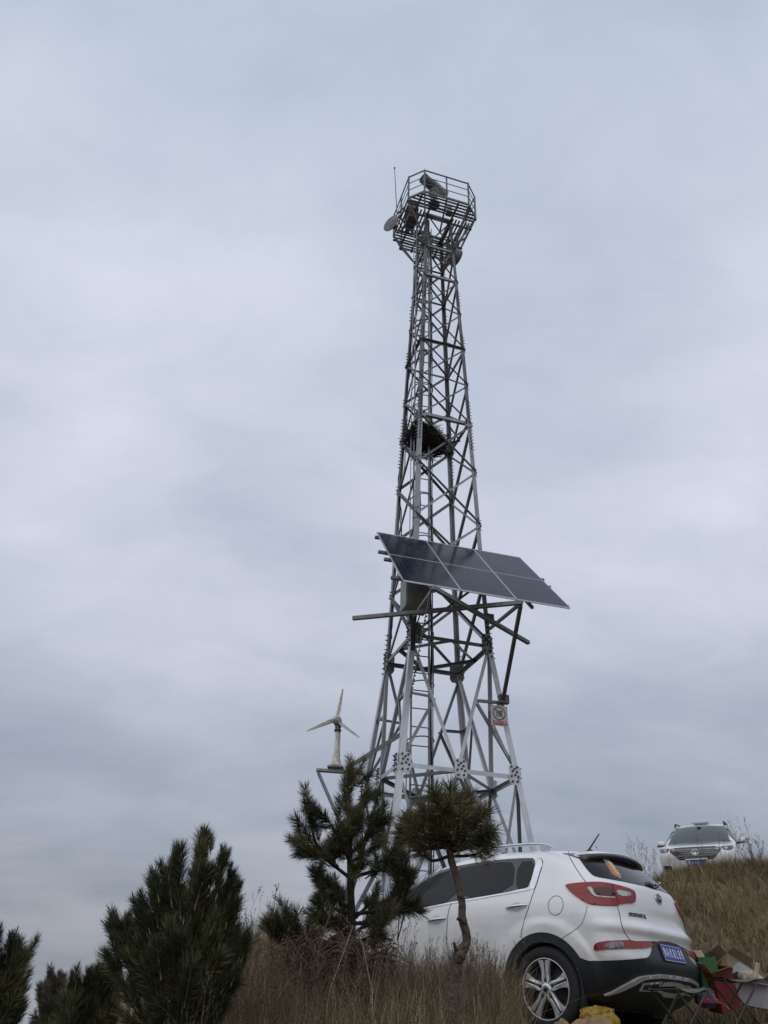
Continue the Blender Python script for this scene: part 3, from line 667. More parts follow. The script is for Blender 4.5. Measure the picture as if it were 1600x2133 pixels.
patch(SUV, full, 0.010, M['clad'], 'bumper_cladding', suv, step=0.045, depth=0.03)
for fl in (False, True):
    sill = sx([(1.36, 0.30), (1.36, 0.37), (1.7, 0.385), (2.8, 0.385), (3.08, 0.37), (3.12, 0.30), (3.12, 0.245), (1.36, 0.245)])
    patch(SUV, sill, 0.012, M['clad'], 'sill_cladding', suv, flip=fl, step=0.06)
    fa = sx([(3.54 + 0.462*math.cos(R(a)), 0.36 + 0.462*math.sin(R(a))) for a in range(170, 20, -6)] + [(3.54 + 0.388*math.cos(R(a)), 0.36 + 0.388*math.sin(R(a))) for a in range(20, 176, 6)])
    patch(SUV, fa, 0.010, M['clad'], 'arch_cladding', suv, flip=fl, step=0.05)
    fr_ = patch(SUV, O['window_frame'], 0.002, M['gloss'], 'window_frame', suv, flip=fl)
    for nm in ('front_glass', 'rear_glass', 'quarter_glass'):
        patch(SUV, O[nm], 0.0045, M['glass'], 'window_pane', fr_, flip=fl, step=0.08)
    patch(SUV, O['pillar_trim'], 0.006, M['chrome'], 'pillar_trim', suv, flip=fl)
    ribbon(SUV, O['belt_trim_line'], 0.014, 0.007, M['chrome'], 'window_trim', suv, flip=fl)
    for nm in ('gap_rear_door', 'gap_front_door', 'gap_quarter', 'gap_hatch', 'gap_tailgate'):
        ribbon(SUV, O[nm], 0.0062 if nm != 'gap_quarter' else 0.0035, 0.0022, M['gap'], 'panel_gap', suv, flip=fl)
    circ = [(s_of_x(SUV, 0.752 + 0.082*math.cos(t), 1.053 + 0.085*math.sin(t)), 1.053 + 0.085*math.sin(t)) for t in np.linspace(0, 2*math.pi, 33)]
    if not fl: ribbon(SUV, circ, 0.0045, 0.0022, M['gap'], 'fuel_door_gap', suv)
    # tail lamp
    lp = patch(SUV, O['lamp'], 0.014, M['lens'], 'tail_lamp', suv, flip=fl, depth=0.025, step=0.035)
    patch(SUV, O['lamp_led'], 0.0165, M['lens_dark'], 'led_block', lp, flip=fl, step=0.03, depth=0.006)
    patch(SUV, O['lamp_bracket'], 0.0175, M['clear'], 'clear_bracket', lp, flip=fl, step=0.03, depth=0.006)
    patch(SUV, O['lamp_clear'], 0.017, M['clear'], 'reversing_light', lp, flip=fl, step=0.03, depth=0.006)
    ribbon(SUV, O['lamp_divider'], 0.006, 0.016, M['gap'], 'lamp_seam', lp, flip=fl)
    rf = patch(SUV, O['reflector'], 0.014, M['lens'], 'bumper_lamp', suv, flip=fl, depth=0.02, step=0.035)
    patch(SUV, O['reflector_clear'], 0.0165, M['clear_dark'], 'clear_section', rf, flip=fl, depth=0.006, step=0.03)
    # door handles
    for (x0, x1, z0, z1) in ((1.075, 1.315, 1.062, 1.036), (2.07, 2.31, 0.957, 0.928)):
        zm = (z0+z1)/2; sgn = -1 if fl else 1
        b = MB(); pts = []; 
        for k in range(9):
            t = k/8; x = x0+(x1-x0)*t; z = z0+(z1-z0)*t; y = SUV(s_of_x(SUV, x, z), z)[1]
            pts.append((x, sgn*(y + 0.004 + 0.036*math.sin(math.pi*t)**0.6), z))
        b.tube(pts, [0.008, 0.012, 0.015, 0.016, 0.016, 0.016, 0.015, 0.012, 0.008], 8); h_ = b.build('door_handle', M['chrome'], suv)
        cup = [(s_of_x(SUV, (x0+x1)/2 + 0.06*math.cos(t), zm+0.045*math.sin(t)), zm+0.045*math.sin(t)) for t in np.linspace(0, 2*math.pi, 21)[:-1]]
        patch(SUV, cup, 0.0015, M['shade_paint'], 'handle_recess_shade', suv, flip=fl, step=0.03, depth=0.004)  # oval laid on the door, shade of the cup put in its colour
    # roof rail
    sgn = -1 if fl else 1
    rl = [(2.30, .60, 1.572), (2.20, .575, 1.615), (1.9, .555, 1.668), (1.55, .545, 1.690), (1.2, .55, 1.688), (1.02, .565, 1.668), (0.93, .58, 1.628)]
    b = MB(); b.tube([(x, sgn*y, z) for x, y, z in rl], [0.012, 0.017, 0.018, 0.018, 0.018, 0.016, 0.010], 8)
    for x, y, z in ((2.2, .575, 1.59), (1.05, .565, 1.64), (1.62, .545, 1.66)): b.box((x, sgn*y, z), (0.10, 0.03, 0.055))
    b.build('roof_rail', M['chrome'], suv)
    # door mirror
    b = MB(); b.lathe([(0, -0.10), (0.06, -0.095), (0.085, -0.05), (0.09, 0.0), (0.07, 0.03), (0, 0.035)], 16, Matrix.Translation((2.93, sgn*1.0, 1.06)) @ Matrix.Rotation(R(90), 4, 'X') @ Matrix.Diagonal((0.9, 0.75, 1.15 if sgn > 0 else 1.15, 1)))
    b.tube([(2.93, sgn*0.86, 1.03), (2.93, sgn*0.97, 1.04)], 0.025, 8)
    b.build('door_mirror', M['paint'], suv)
# rear window, full width
half = O['rear_window']
top = [(s_of_y(SUV, 0.60, 1.565), 1.565), (s_of_y(SUV, 0.30, 1.58), 1.58)]
rw = [(0.0, 1.283)] + list(reversed(half)) + top
rw = rw + [(0.0, 1.585)] + [(-s, z) for s, z in reversed(rw[1:])]
patch(SUV, rw, 0.004, M['glass'], 'rear_window', suv, step=0.06)
# spoiler lip over the rear window
def spoiler(prof, NY, hw, name, m, parent):
    V = []; F = []; n = None
    for k in range(NY+1):
        y = -hw + 2*hw*k/NY; q = abs(y)/0.64
        P = prof(y, q); n = len(P); V += P
    for k in range(NY):
        for j in range(n): F.append((k*n+j, k*n+(j+1) % n, (k+1)*n+(j+1) % n, (k+1)*n+j))
    F += [tuple(range(n)), tuple(NY*n+j for j in reversed(range(n)))]
    return MB().add(V, F, None, True).build(name, m, parent)
def lip(q): return 0.385 + 0.20*q**2.4, 1.592 - 0.062*q**2.2
def sp1(y, q):
    xl, zl = lip(q)
    return [(0.63, y, zl+0.004), (xl+0.01, y, zl), (xl, y, zl-0.012), (xl+0.012, y, zl-0.045), (0.55, y, zl-0.075), (0.66, y, zl-0.07)]
spl = spoiler(sp1, 28, 0.600, 'rear_spoiler', M['gloss'], suv)
def sp2(y, q):
    xl, zl = lip(q); zr = SUV_roof(0.72, y)
    return [(0.72, y, zr+0.002), (0.58, y, (zl+zr)/2+0.019), (xl+0.02, y, zl+0.014), (xl+0.012, y, zl+0.003), (0.76, y, zl)]
def SUV_roof(x, y):
    lo, hi = 1.45, 1.66
    for _ in range(30):
        z = (lo+hi)/2; s = s_of_y(SUV, abs(y), z) if abs(y) < SUV(0.5, z)[1] else None
        if s is None: hi = z; continue
        lo2, hi2 = 0.0, 0.5
        xx = SUV(s, z)[0]
        if xx < x: lo = z
        else: hi = z
    return lo
spoiler(sp2, 28, 0.57, 'spoiler_top', M['paint'], spl)
# wiper and its cap
b = MB(); b.lathe([(0, 0.05), (0.035, 0.045), (0.055, 0.015), (0.062, -0.02), (0, -0.02)], 16, Matrix.Translation(Vector(SUV(0.012, 1.315))) @ frame((0, 0, 0), SUV.normal(0, 1.292)) @ Matrix.Diagonal((0.7, 1.3, 0.8, 1)))
cap_ = b.build('wiper_cap', M['gloss'], suv)
b = MB(); pts = [Vector(SUV(s, 1.305+0.02*k)) + SUV.normal(s, 1.305)*0.03 for k, s in enumerate(np.linspace(-0.01, -0.16, 6))]
b.tube(pts, [0.012, 0.010, 0.008, 0.007, 0.006, 0.005], 6); b.build('wiper_arm', M['gloss'], suv)
# tailgate grip step under the glass and shut line below
# badge
bc = Vector(SUV(0, 1.195)); bn = SUV.normal(0, 1.195)
BM_ = Matrix.Translation(bc + bn*0.002) @ frame((0, 0, 0), bn, (0, -1, 0))
b = MB(); b.lathe([(0, 0.0), (0.069, 0.0), (0.069, 0.008), (0.062, 0.012), (0.056, 0.008), (0, 0.006)], 32, BM_ @ Matrix.Diagonal((1, 0.72, 1, 1))); bd = b.build('badge', M['chrome'], suv)
b = MB(); b.lathe([(0, 0.0), (0.055, 0.0), (0.055, 0.0095), (0, 0.0095)], 32, BM_ @ Matrix.Diagonal((1, 0.70, 1, 1))); b.build('badge_field', M['gloss'], bd)
text_mesh('badge_letters', 'KIA', 0.046, M['chrome'], bd, BM_ @ Matrix.Translation((0, 0, 0.011)), 0.002, squeeze=0.85)
# model lettering
for w_, yy, sz in (('SPORTAGE', 0.495, 0.044), ('R', 0.352, 0.052)):
    sl = s_of_y(SUV, yy, 1.000); c_ = Vector(SUV(sl, 1.0)); n_ = SUV.normal(sl, 1.0)
    n_ = Vector((n_.x, n_.y, n_.z))
    text_mesh('model_lettering', w_, sz, M['bolt'], suv, Matrix.Translation(c_ + n_*0.006) @ frame((0, 0, 0), n_, (0, -1, 0)), 0.003, squeeze=0.98 if w_ != 'R' else 1.0)
# registration plate, leaning outwards at the foot
pn = Vector((-1, 0, 0.30)).normalized(); pm = Matrix.Translation((0.036, 0.022, 0.714)) @ frame((0, 0, 0), pn, (0, -1, 0))
b = MB().box((0, 0, -0.004), (0.452, 0.152, 0.010), M=pm); b.build('plate_holder', M['clad'], suv, bevel=0.006)
b = MB().box((0, 0, 0.003), (0.44, 0.14, 0.003), M=pm); pl_ = b.build('licence_plate', M['plate_blue'], suv)
b = MB()
for (cx_, cy_, dx, dy) in ((0, -0.0655, 0.43, 0.004), (0, 0.0655, 0.43, 0.004), (-0.2155, 0, 0.003, 0.133), (0.2155, 0, 0.003, 0.133)): b.box((cx_, cy_, 0.0052), (dx, dy, 0.0015), M=pm)
b.build('plate_border', M['plate_white'], pl_)
text_mesh('plate_text', '鲁', 0.088, M['plate_white'], pl_, pm @ Matrix.Translation((-0.172, -0.002, 0.006)), 0.0008, squeeze=0.62)
text_mesh('plate_text', 'A', 0.112, M['plate_white'], pl_, pm @ Matrix.Translation((-0.112, -0.002, 0.006)), 0.0008, squeeze=0.66)
for k, ch in enumerate('K8L89'):
    text_mesh('plate_text', ch, 0.112, M['plate_white'], pl_, pm @ Matrix.Translation((-0.040 + k*0.058, -0.002, 0.006)), 0.0008, squeeze=0.70)
# silver garnish, exhaust surround, skid plate
upper = O['garnish_upper']; lower = O['garnish_lower']
full = upper + [(0.0, 0.538)] + [(-s, z) for s, z in reversed(upper)] + [(-s, z) for s, z in reversed(lower)] + [(0.0, 0.512)] + lower
patch(SUV, full, 0.030, M['silver'], 'rear_garnish', suv, depth=0.035, step=0.03)
for fl in (False, True):
    ex = O['exhaust']; 
    e_ = patch(SUV, [(ex[0][0], ex[0][1]), (ex[1][0], ex[1][1]+0.005), (0.066, 0.482), (0.070, 0.400)], 0.016, M['silver'], 'exhaust_surround', suv, flip=fl, depth=0.03, step=0.03)
    cxm = sum(p[0] for p in ex)/4; czm = sum(p[1] for p in ex)/4
    patch(SUV, [(cxm+(s-cxm)*0.80, czm+(z-czm)*0.70) for s, z in ex], 0.019, M['black'], 'exhaust_opening', e_, flip=fl, depth=0.004, step=0.03)
sk = [(0.066, 0.400), (0.056, 0.474), (0.02, 0.487), (-0.02, 0.487), (-0.056, 0.474), (-0.066, 0.400), (-0.04, 0.372), (0.04, 0.372)]
patch(SUV, sk, 0.026, M['silver'], 'skid_plate', suv, depth=0.03, step=0.03)
# sticker on the rear window: clear film with an orange strip and gold strokes
yb = lambda s, z: (s, z)
patch(SUV, O['sticker_board'], 0.0055, M['film'], 'sticker_film', suv, depth=0.001, step=0.03)
st = patch(SUV, O['sticker'], 0.0068, M['paper'], 'window_sticker', suv, depth=0.001, step=0.03)
S_ = O['sticker']; ca = ((S_[0][0]+S_[1][0])/2, (S_[0][1]+S_[1][1])/2); cb_ = ((S_[2][0]+S_[3][0])/2, (S_[2][1]+S_[3][1])/2)
for k in range(4):
    t = (k+0.6)/4.3; s_ = ca[0]+(cb_[0]-ca[0])*t; z_ = ca[1]+(cb_[1]-ca[1])*t
    n_ = SUV.normal(s_, z_)
    text_mesh('sticker_letters', '福祥吉安'[k], 0.062, M['gold'], st, Matrix.Translation(Vector(SUV(s_, z_)) + n_*0.009) @ frame((0, 0, 0), n_, (0.1, -1, 0)), 0.001, squeeze=1.0)
# roof aerial
b = MB(); b.lathe([(0, 0), (0.045, 0), (0.03, 0.03), (0.012, 0.045), (0, 0.045)], 12, Matrix.Translation((0.845, 0, 1.652)) @ Matrix.Diagonal((1.5, 0.8, 1, 1)))
b.tube([(0.855, 0, 1.69), (0.715, 0, 1.845)], [0.010, 0.006], 6); b.build('roof_aerial', M['black'], suv)
# ================================================================ the white SUV on the mound
T2 = [
 (0.26, 0.40, 0.80, 4.46, 0.55, 3.0, 0.55, 3.0),
 (0.36, 0.15, 0.87, 4.60, 0.50, 3.0, 0.55, 3.2),
 (0.55, 0.04, 0.90, 4.66, 0.45, 3.2, 0.52, 3.4),
 (0.75, 0.02, 0.915,4.67, 0.45, 3.2, 0.52, 3.4),
 (0.90, 0.05, 0.92, 4.62, 0.45, 3.2, 0.55, 3.4),
 (0.98, 0.06, 0.92, 4.52, 0.45, 3.1, 0.60, 3.2),
 (1.03, 0.07, 0.915,4.25, 0.46, 3.0, 0.70, 3.0),
 (1.08, 0.08, 0.905,3.75, 0.46, 3.0, 0.60, 3.0),
 (1.12, 0.09, 0.895,3.38, 0.48, 3.0, 0.40, 3.0),
 (1.18, 0.10, 0.87, 3.26, 0.50, 3.0, 0.36, 3.2),
 (1.28, 0.13, 0.83, 3.08, 0.52, 3.0, 0.34, 3.2),
 (1.40, 0.22, 0.785,2.86, 0.54, 3.0, 0.34, 3.2),
 (1.52, 0.32, 0.735,2.62, 0.56, 3.0, 0.36, 3.0),
 (1.60, 0.42, 0.70, 2.44, 0.60, 2.8, 0.38, 2.8),
 (1.65, 0.60, 0.62, 2.24, 0.60, 2.6, 0.40, 2.6),
 (1.68, 0.85, 0.45, 1.95, 0.50, 2.4, 0.40, 2.4),
 (1.69, 1.30, 0.10, 1.55, 0.12, 2.0, 0.10, 2.0),
]
SB = Body(T2, [], [(0.95, .37, .50, .62, .015), (3.65, .37, .50, .62, .015)])
c2 = empty('parked_suv', (9.941, 24.879, 3.261), (R(0.27), R(5.92), R(-116.4)), label='white car facing the viewer on top of the grassy mound', cat='car')
W2 = [(0.95, 0.37), (3.65, 0.37)]
body_mesh(SB, list(np.linspace(SB.z0, 0.95, 18)) + list(np.linspace(0.97, 1.2, 16)) + list(np.linspace(1.22, SB.z1, 24)), 160, W2, 0.39, c2, M['paint'])
liners(c2, W2, 0.39)
for wx, wz in W2:
    for s in (1, -1): wheel(c2, wx, wz, s)
def fy(L): return [(s_of_y(SB, y, z, nose=True), z) for y, z in L]
def nose(L, off, m, name, parent, step=0.06, depth=0.01):
    """outline in (y, z) on the front of the body; s runs through 1 at the middle"""
    def P(s, z):
        if s > 1: s -= 2
        return SB(s, z)
    class Wrap:
        z0, z1 = SB.z0, SB.z1
        def __call__(self, s, z): return SB(s-2 if s > 1 else s, z)
        def normal(self, s, z):
            s = s-2 if s > 1 else s
            return SB.normal(max(min(s, .9985), -.9985), z)
    pts = []
    for y, z in L:
        s = s_of_y(SB, abs(y), z, nose=True)
        pts.append((s if y >= 0 else 2-s, z))
    return patch(Wrap(), pts, off, m, name, parent, step=step, depth=depth)
sym = lambda L: L + [(-y, z) for y, z in reversed(L)]
ws = nose(sym([(0, 1.125), (0.55, 1.135), (0.76, 1.155), (0.70, 1.36), (0.60, 1.585), (0.3, 1.615), (0, 1.62)]), 0.004, M['glass_green'], 'windscreen', c2)
nose(sym([(0, 1.105), (0.6, 1.115), (0.80, 1.145), (0.76, 1.16), (0.55, 1.14), (0, 1.13)]), 0.006, M['gloss'], 'scuttle_panel', c2, step=0.05)
gr = nose(sym([(0, 0.97), (0.45, 0.965), (0.60, 0.93), (0.585, 0.86), (0.40, 0.68), (0, 0.665)]), 0.004, M['gloss'], 'grille', c2)
for z in (0.715, 0.765, 0.815, 0.865, 0.915):
    hw_ = 0.44 + (z-0.715)*0.75
    L = [(s_of_y(SB, y, z, nose=True), z) for y in np.linspace(0.0001, min(hw_, .575), 10)]
    for fl in (False, True): ribbon(SB, L, 0.006, 0.010, M['silver'], 'grille_bar', gr, flip=fl)
bw = Vector(SB(1, 0.84)); 
em = MB(); em.lathe([(0, 0), (0.085, 0), (0.085, 0.012), (0.068, 0.014), (0.064, 0.008), (0, 0.008)], 28, Matrix.Translation(bw + Vector((0.014, 0, 0))) @ frame((0, 0, 0), (1, 0, 0.05), (0, 1, 0)) @ Matrix.Diagonal((1.15, .85, 1, 1))); e_ = em.build('emblem', M['chrome'], c2)
text_mesh('emblem_mark', '一', 0.10, M['chrome'], e_, Matrix.Translation(bw + Vector((0.026, 0, 0))) @ frame((0, 0, 0), (1, 0, 0.05), (0, 1, 0)) @ Matrix.Rotation(R(90), 4, 'Z'), 0.003)
b = MB()
for s in (-1, 1):
    for k, dz in enumerate((-0.03, 0.0, 0.03)): b.box(bw + Vector((0.027, s*0.035, dz)), (0.006, 0.05-0.008*k, 0.012))
b.build('emblem_wings', M['chrome'], e_)
for s in (-1, 1):
    hl = nose([(s*0.60, 0.955), (s*0.74, 0.965), (s*0.865, 0.985), (s*0.875, 0.93), (s*0.80, 0.86), (s*0.66, 0.87), (s*0.62, 0.90)], 0.006, M['lamp_dark'], 'headlight', c2, step=0.04)
    nose([(s*0.66, 0.93), (s*0.74, 0.94), (s*0.74, 0.89), (s*0.67, 0.89)], 0.009, M['clear'], 'projector', hl, step=0.03)
    fg = nose([(s*0.62, 0.56), (s*0.80, 0.58), (s*0.81, 0.44), (s*0.60, 0.44)], 0.006, M['gloss'], 'fog_lamp_recess', c2, step=0.05)
    nose([(s*0.62, 0.485), (s*0.80, 0.49), (s*0.80, 0.475), (s*0.61, 0.47)], 0.012, M['chrome'], 'chrome_strip', fg, step=0.05)
    b = MB(); b.lathe([(0, -0.13), (0.06, -0.12), (0.085, -0.06), (0.088, 0.03), (0.06, 0.07), (0, 0.08)], 16, Matrix.Translation((3.02, s*1.0, 1.17)) @ Matrix.Rotation(R(90), 4, 'X') @ Matrix.Diagonal((0.9, 0.85, 1, 1)))
    mi = b.build('door_mirror', M['paint'], c2)
    b = MB(); b.box((3.03, s*0.98, 1.115), (0.13, 0.20, 0.03)); b.tube([(3.05, s*0.86, 1.10), (3.04, s*0.96, 1.12)], 0.03, 8); b.build('mirror_base', M['black'], mi)
    wf = [(s_of_x(SB, x, z), z) for x, z in ((3.12, 1.14), (2.62, 1.50), (2.3, 1.585), (1.2, 1.58), (0.75, 1.50), (0.62, 1.22), (1.5, 1.16))]
    w_ = patch(SB, wf, 0.003, M['gloss'], 'window_frame', c2, flip=s < 0, step=0.08)
    for (xa, xb_) in ((1.93, 2.95), (1.0, 1.86)):
        wg = [(s_of_x(SB, x, z), z) for x, z in (((xb_, 1.17), (2.58, 1.49), (2.3, 1.56), (xa, 1.56), (xa, 1.17)) if xa > 1.5 else ((xb_, 1.17), (xb_, 1.56), (1.15, 1.56), (0.80, 1.49), (0.72, 1.24)))]
        patch(SB, wg, 0.006, M['glass'], 'window_pane', w_, flip=s < 0, step=0.08)
    b = MB(); b.tube([(2.35, s*.64, 1.60), (2.25, s*.63, 1.69), (1.8, s*.62, 1.735), (1.0, s*.62, 1.73), (0.75, s*.62, 1.66)], 0.017, 8)
    for x in (2.2, 1.5, 0.9): b.box((x, s*.62, 1.68), (0.10, 0.03, 0.08))
    b.build('roof_rail', M['black'], c2)
    ln = [(s_of_x(SB, x, z), z) for x, z in ((3.10, 1.08), (3.12, 0.9), (3.08, 0.6), (3.0, 0.45))]
    ribbon(SB, ln, 0.008, 0.001, M['gap'], 'panel_gap', c2, flip=s < 0)
pm = Matrix.Translation((4.685, 0, 0.60)) @ frame((0, 0, 0), (1, 0, 0.05), (0, 1, 0))
b = MB().box((0, 0.085, 0.0), (0.52, 0.022, 0.03), M=pm); b.build('chrome_strip', M['chrome'], c2)
b = MB().box((0, 0, 0.0), (0.44, 0.14, 0.006), M=pm); p2 = b.build('licence_plate', M['plate_blue'], c2)
for t_, x_, sq in (('鲁', -0.17, .6), ('A', -0.105, .65), ('·', -0.065, .6), ('X', -0.025, .65), ('0', 0.035, .65)):
    text_mesh('plate_text', t_, 0.11, M['plate_white'], p2, pm @ Matrix.Translation((x_, 0, 0.0045)), 0.001, squeeze=sq)
nose(sym([(0, 0.44), (0.5, 0.44), (0.58, 0.40), (0.5, 0.30), (0, 0.30)]), 0.008, M['clad'], 'bumper_intake', c2)
b = MB().box((2.0, 0.02, 1.725), (0.24, 0.42, 0.045)); b.box((2.0, 0.02, 1.70), (0.16, 0.30, 0.05)); b.build('roof_beacon', M['alu'], c2, bevel=0.015)
b = MB(); b.box((2.55, 0, 1.55), (0.08, 0.10, 0.06)); b.build('camera_housing', M['black'], c2)
# ---------------------------------------------------------------- lattice tower
TX, TY, TYAW = 1.3816, 18.0, R(16.511)
TH = [1.00, 4.382, 7.404, 9.165, 10.737, 12.415, 14.053, 15.525, 16.97, 18.462, 19.941, 21.388, 23.06]
TW = [2.46, 1.897, 1.394, 1.295, 1.24, 1.171, 1.087, 1.031, 0.966, 0.881, 0.808, 0.727, 0.655]
ANG = [-135, -45, 45, 135]
def tc_(k, i, w=None, h=None):
    t = R(ANG[i % 4]) + TYAW; r = TW[k] if w is None else w
    return Vector((TX + r*math.cos(t), TY + r*math.sin(t), TH[k] if h is None else h))
def tpt(z, i):
    """leg i at height z"""
    for k in range(len(TH)-1):
        if TH[k] <= z <= TH[k+1]:
            return tc_(k, i).lerp(tc_(k+1, i), (z-TH[k])/(TH[k+1]-TH[k]))
tower = empty('lattice_tower', (TX, TY, TH[0]), label='tall galvanised steel lattice tower with railed platform on top', cat='tower')
TO = Vector((TX, TY, TH[0]))
def Lprof(a, t):
    return [(0, 0), (a, 0), (a, t), (t, t), (t, a), (0, a)]
def unit_angle(name, a, t, m):
    return MB().prism(Lprof(a, t), 1.0).mesh(name, m)
ANGLE = {}
def angle_bar(name, p, q, a, parent, m=None, hint=None, t=None, origin=TO):
    """angle iron from p to q, heel at the line, flanges opening along hint"""
    m = m or M['steel']; t = t or max(a*0.11, 0.006)
    key = (round(a, 4), m.name)
    if key not in ANGLE: ANGLE[key] = unit_angle('angle_iron', a, t, m)
    d = q - p
    o = link_mesh(name, ANGLE[key], parent)
    fm = frame(p, d, hint if hint is not None else (0, 0, 1))
    o.matrix_local = Matrix.Translation(-origin) @ fm @ Matrix.Diagonal((1, 1, d.length, 1))
    return o
def outward(i):
    """mean outward direction of face i (between leg i and i+1)"""
    a = tc_(1, i) + tc_(1, i+1); return Vector((a.x/2 - TX, a.y/2 - TY, 0)).normalized()
# legs: heavy angles, one piece per splice section, corner outwards
for i in range(4):
    out = Vector((tc_(0, i).x - TX, tc_(0, i).y - TY, 0)).normalized()
    for k0, k1, a in ((0, 2, 0.125), (2, 6, 0.112), (6, 10, 0.105), (10, 12, 0.095)):
        for k in range(k0, k1):
            p, q = tc_(k, i), tc_(k+1, i)
            d = (q-p).normalized()
            hint = (Matrix.Rotation(R(45), 3, d) @ (-out)) * 1.0
            hint2 = hint - d*hint.dot(d)
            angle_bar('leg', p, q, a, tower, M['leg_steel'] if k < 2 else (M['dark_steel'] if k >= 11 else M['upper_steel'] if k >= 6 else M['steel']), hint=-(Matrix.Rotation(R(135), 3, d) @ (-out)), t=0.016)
    # concrete footing
    f = tc_(0, i)
    b = MB().box((0, 0, -0.18), (0.55, 0.55, 0.5)); b.lathe([(0.09, 0.07), (0.09, 0.12), (0.0, 0.12)], 8)
    o = b.build('footing', M['concrete'], tower, bevel=0.03); o.location = f - TO
def ins(p, i, d=0.03):
    return p - outward(i)*d
def brace(p, q, i, a=0.075, m=None, inset=0.02, name='brace', out=False):
    n = outward(i) * (-1 if out else 1)
    if out: return angle_bar(name, ins(p, i, inset), ins(q, i, inset), a, tower, m or M['grey_steel'], hint=-n)  # outward bars take a darker steel, underside shade put into the colour
    return angle_bar(name, ins(p, i, inset), ins(q, i, inset), a, tower, m, hint=-n)
for k in range(2, 12):
    a = 0.066 if k < 6 else 0.052
    for i in range(4):
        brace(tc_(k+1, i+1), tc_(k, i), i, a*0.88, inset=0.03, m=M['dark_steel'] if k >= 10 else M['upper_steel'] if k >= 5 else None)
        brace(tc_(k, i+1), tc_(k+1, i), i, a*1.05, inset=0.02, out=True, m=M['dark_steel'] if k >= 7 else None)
for k in (6, 8, 10, 11, 12):
    for i in range(4):
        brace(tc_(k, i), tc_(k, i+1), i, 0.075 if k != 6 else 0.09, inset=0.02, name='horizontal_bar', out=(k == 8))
for k in (1, 2, 6):
    mids = []
    for i in range(4):
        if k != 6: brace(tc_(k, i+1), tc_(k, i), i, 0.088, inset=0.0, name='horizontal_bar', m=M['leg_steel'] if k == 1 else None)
        mids.append((tc_(k, i)+tc_(k, i+1))/2)
    for i in range(4):
        p, q = mids[i], mids[(i+1) % 4]
        angle_bar('plan_brace', p, q, 0.075 if k < 6 else 0.05, tower, M['grey_steel'], hint=(0, 0, -1))
for i in range(4):
    m0 = (tc_(1, i)+tc_(1, i+1))/2
    for j, e in ((i, 0), (i+1, 1)):
        top = tc_(2, j); base = tc_(0, j)
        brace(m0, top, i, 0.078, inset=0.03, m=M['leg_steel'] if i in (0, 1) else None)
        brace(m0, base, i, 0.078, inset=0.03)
        half = m0.lerp(top, 0.52); legp = tpt(TH[1]+(TH[2]-TH[1])*0.53, j)
        brace(half, legp, i, 0.06, inset=0.05, name='horizontal_bar')
        brace(half.lerp(m0, 0.03), tc_(1, j), i, 0.06, inset=0.05)
        hb = m0.lerp(base, 0.5)
        brace(hb, tc_(1, j), i, 0.06, inset=0.05)
        brace(hb, tpt(TH[0]+(TH[1]-TH[0])*0.45, j), i, 0.07, inset=0.05, name='horizontal_bar')
# gusset plates with bolts
def gusset(c, i, w, h, m, bolts, side=0.0):
    n = outward(i); u = Vector((0, 0, 1)).cross(n).normalized()
    fm = frame(c + n*0.012, n, u)
    g = MB().prism([(-w/2, -h*0.34), (-w*0.3, -h/2), (w*0.3, -h/2), (w/2, -h*0.34), (w/2, h*0.34), (w*0.3, h/2), (-w*0.3, h/2), (-w/2, h*0.34)], 0.014)
    o = g.build('gusset_plate', m, tower); o.matrix_local = Matrix.Translation(-TO) @ fm
    for (bx, bz) in bolts:
        b = MB().lathe([(0.0, 0.0), (0.024, 0.0), (0.024, 0.02), (0.012, 0.02), (0.012, 0.045), (0, 0.045)], 6, smooth=False)
        bo = b.build('bolt', M['bolt'], o); bo.location = (bx*w, bz*h, 0.014)
BP = [(-.28, .38), (.24, .38), (-.2, .16), (.2, .14), (-.3, -.08), (.05, -.02), (.32, -.1), (-.24, -.34), (.22, -.32), (0, .28)]
for i in range(4):
    m0 = (tc_(1, i)+tc_(1, i+1))/2
    gusset(m0, i, 0.27, 0.40, M['steel_light'], BP)
    u = (tc_(1, i+1)-tc_(1, i)).normalized()
    gusset(tc_(1, i) + u*0.13, i, 0.25, 0.42, M['steel_light'], BP)
    gusset(tc_(1, i+1) - u*0.13, i, 0.25, 0.42, M['steel_light'], BP)
    u = (tc_(2, i+1)-tc_(2, i)).normalized()
    gusset(tc_(2, i) + u*0.12, i, 0.26, 0.50, M['steel'], BP)
    gusset(tc_(2, i+1) - u*0.12, i, 0.26, 0.50, M['steel'], BP)
    gusset(tc_(6, i) + u*0.09, i, 0.20, 0.22, M['steel'], BP[:5])
    gusset(tc_(6, i+1) - u*0.09, i, 0.20, 0.22, M['steel'], BP[:5])
# rows of splice bolts standing off the legs
for i in range(4):
    for (z0, z1, n_) in ((7.1, 8.1, 9), (13.2, 14.0, 8), (14.3, 14.9, 6), (16.9, 17.5, 6), (18.9, 19.5, 5), (21.3, 21.9, 6), (9.1, 9.3, 2), (10.6, 10.9, 2), (12.3, 12.55, 2), (15.4, 15.65, 2)):
        b = MB()
        for k in range(n_):
            z = z0 + (z1-z0)*k/max(n_-1, 1); p = tpt(z, i) - TO
            for j in (i, i-1):
                n = outward(j % 4); u = Vector((0, 0, 1)).cross(n)
                s = -1 if j == i else 1
                q = p - u*(-1)*0.05*(1 if j % 4 == i % 4 else -1)
                b.tube([q - n*0.01, q + n*0.065], 0.011, 5, smooth=False)
                b.tube([q + n*0.0, q + n*0.022], 0.02, 6, smooth=False)
        o = b.build('splice_bolts', M['bolt'], tower); o['kind'] = 'stuff'

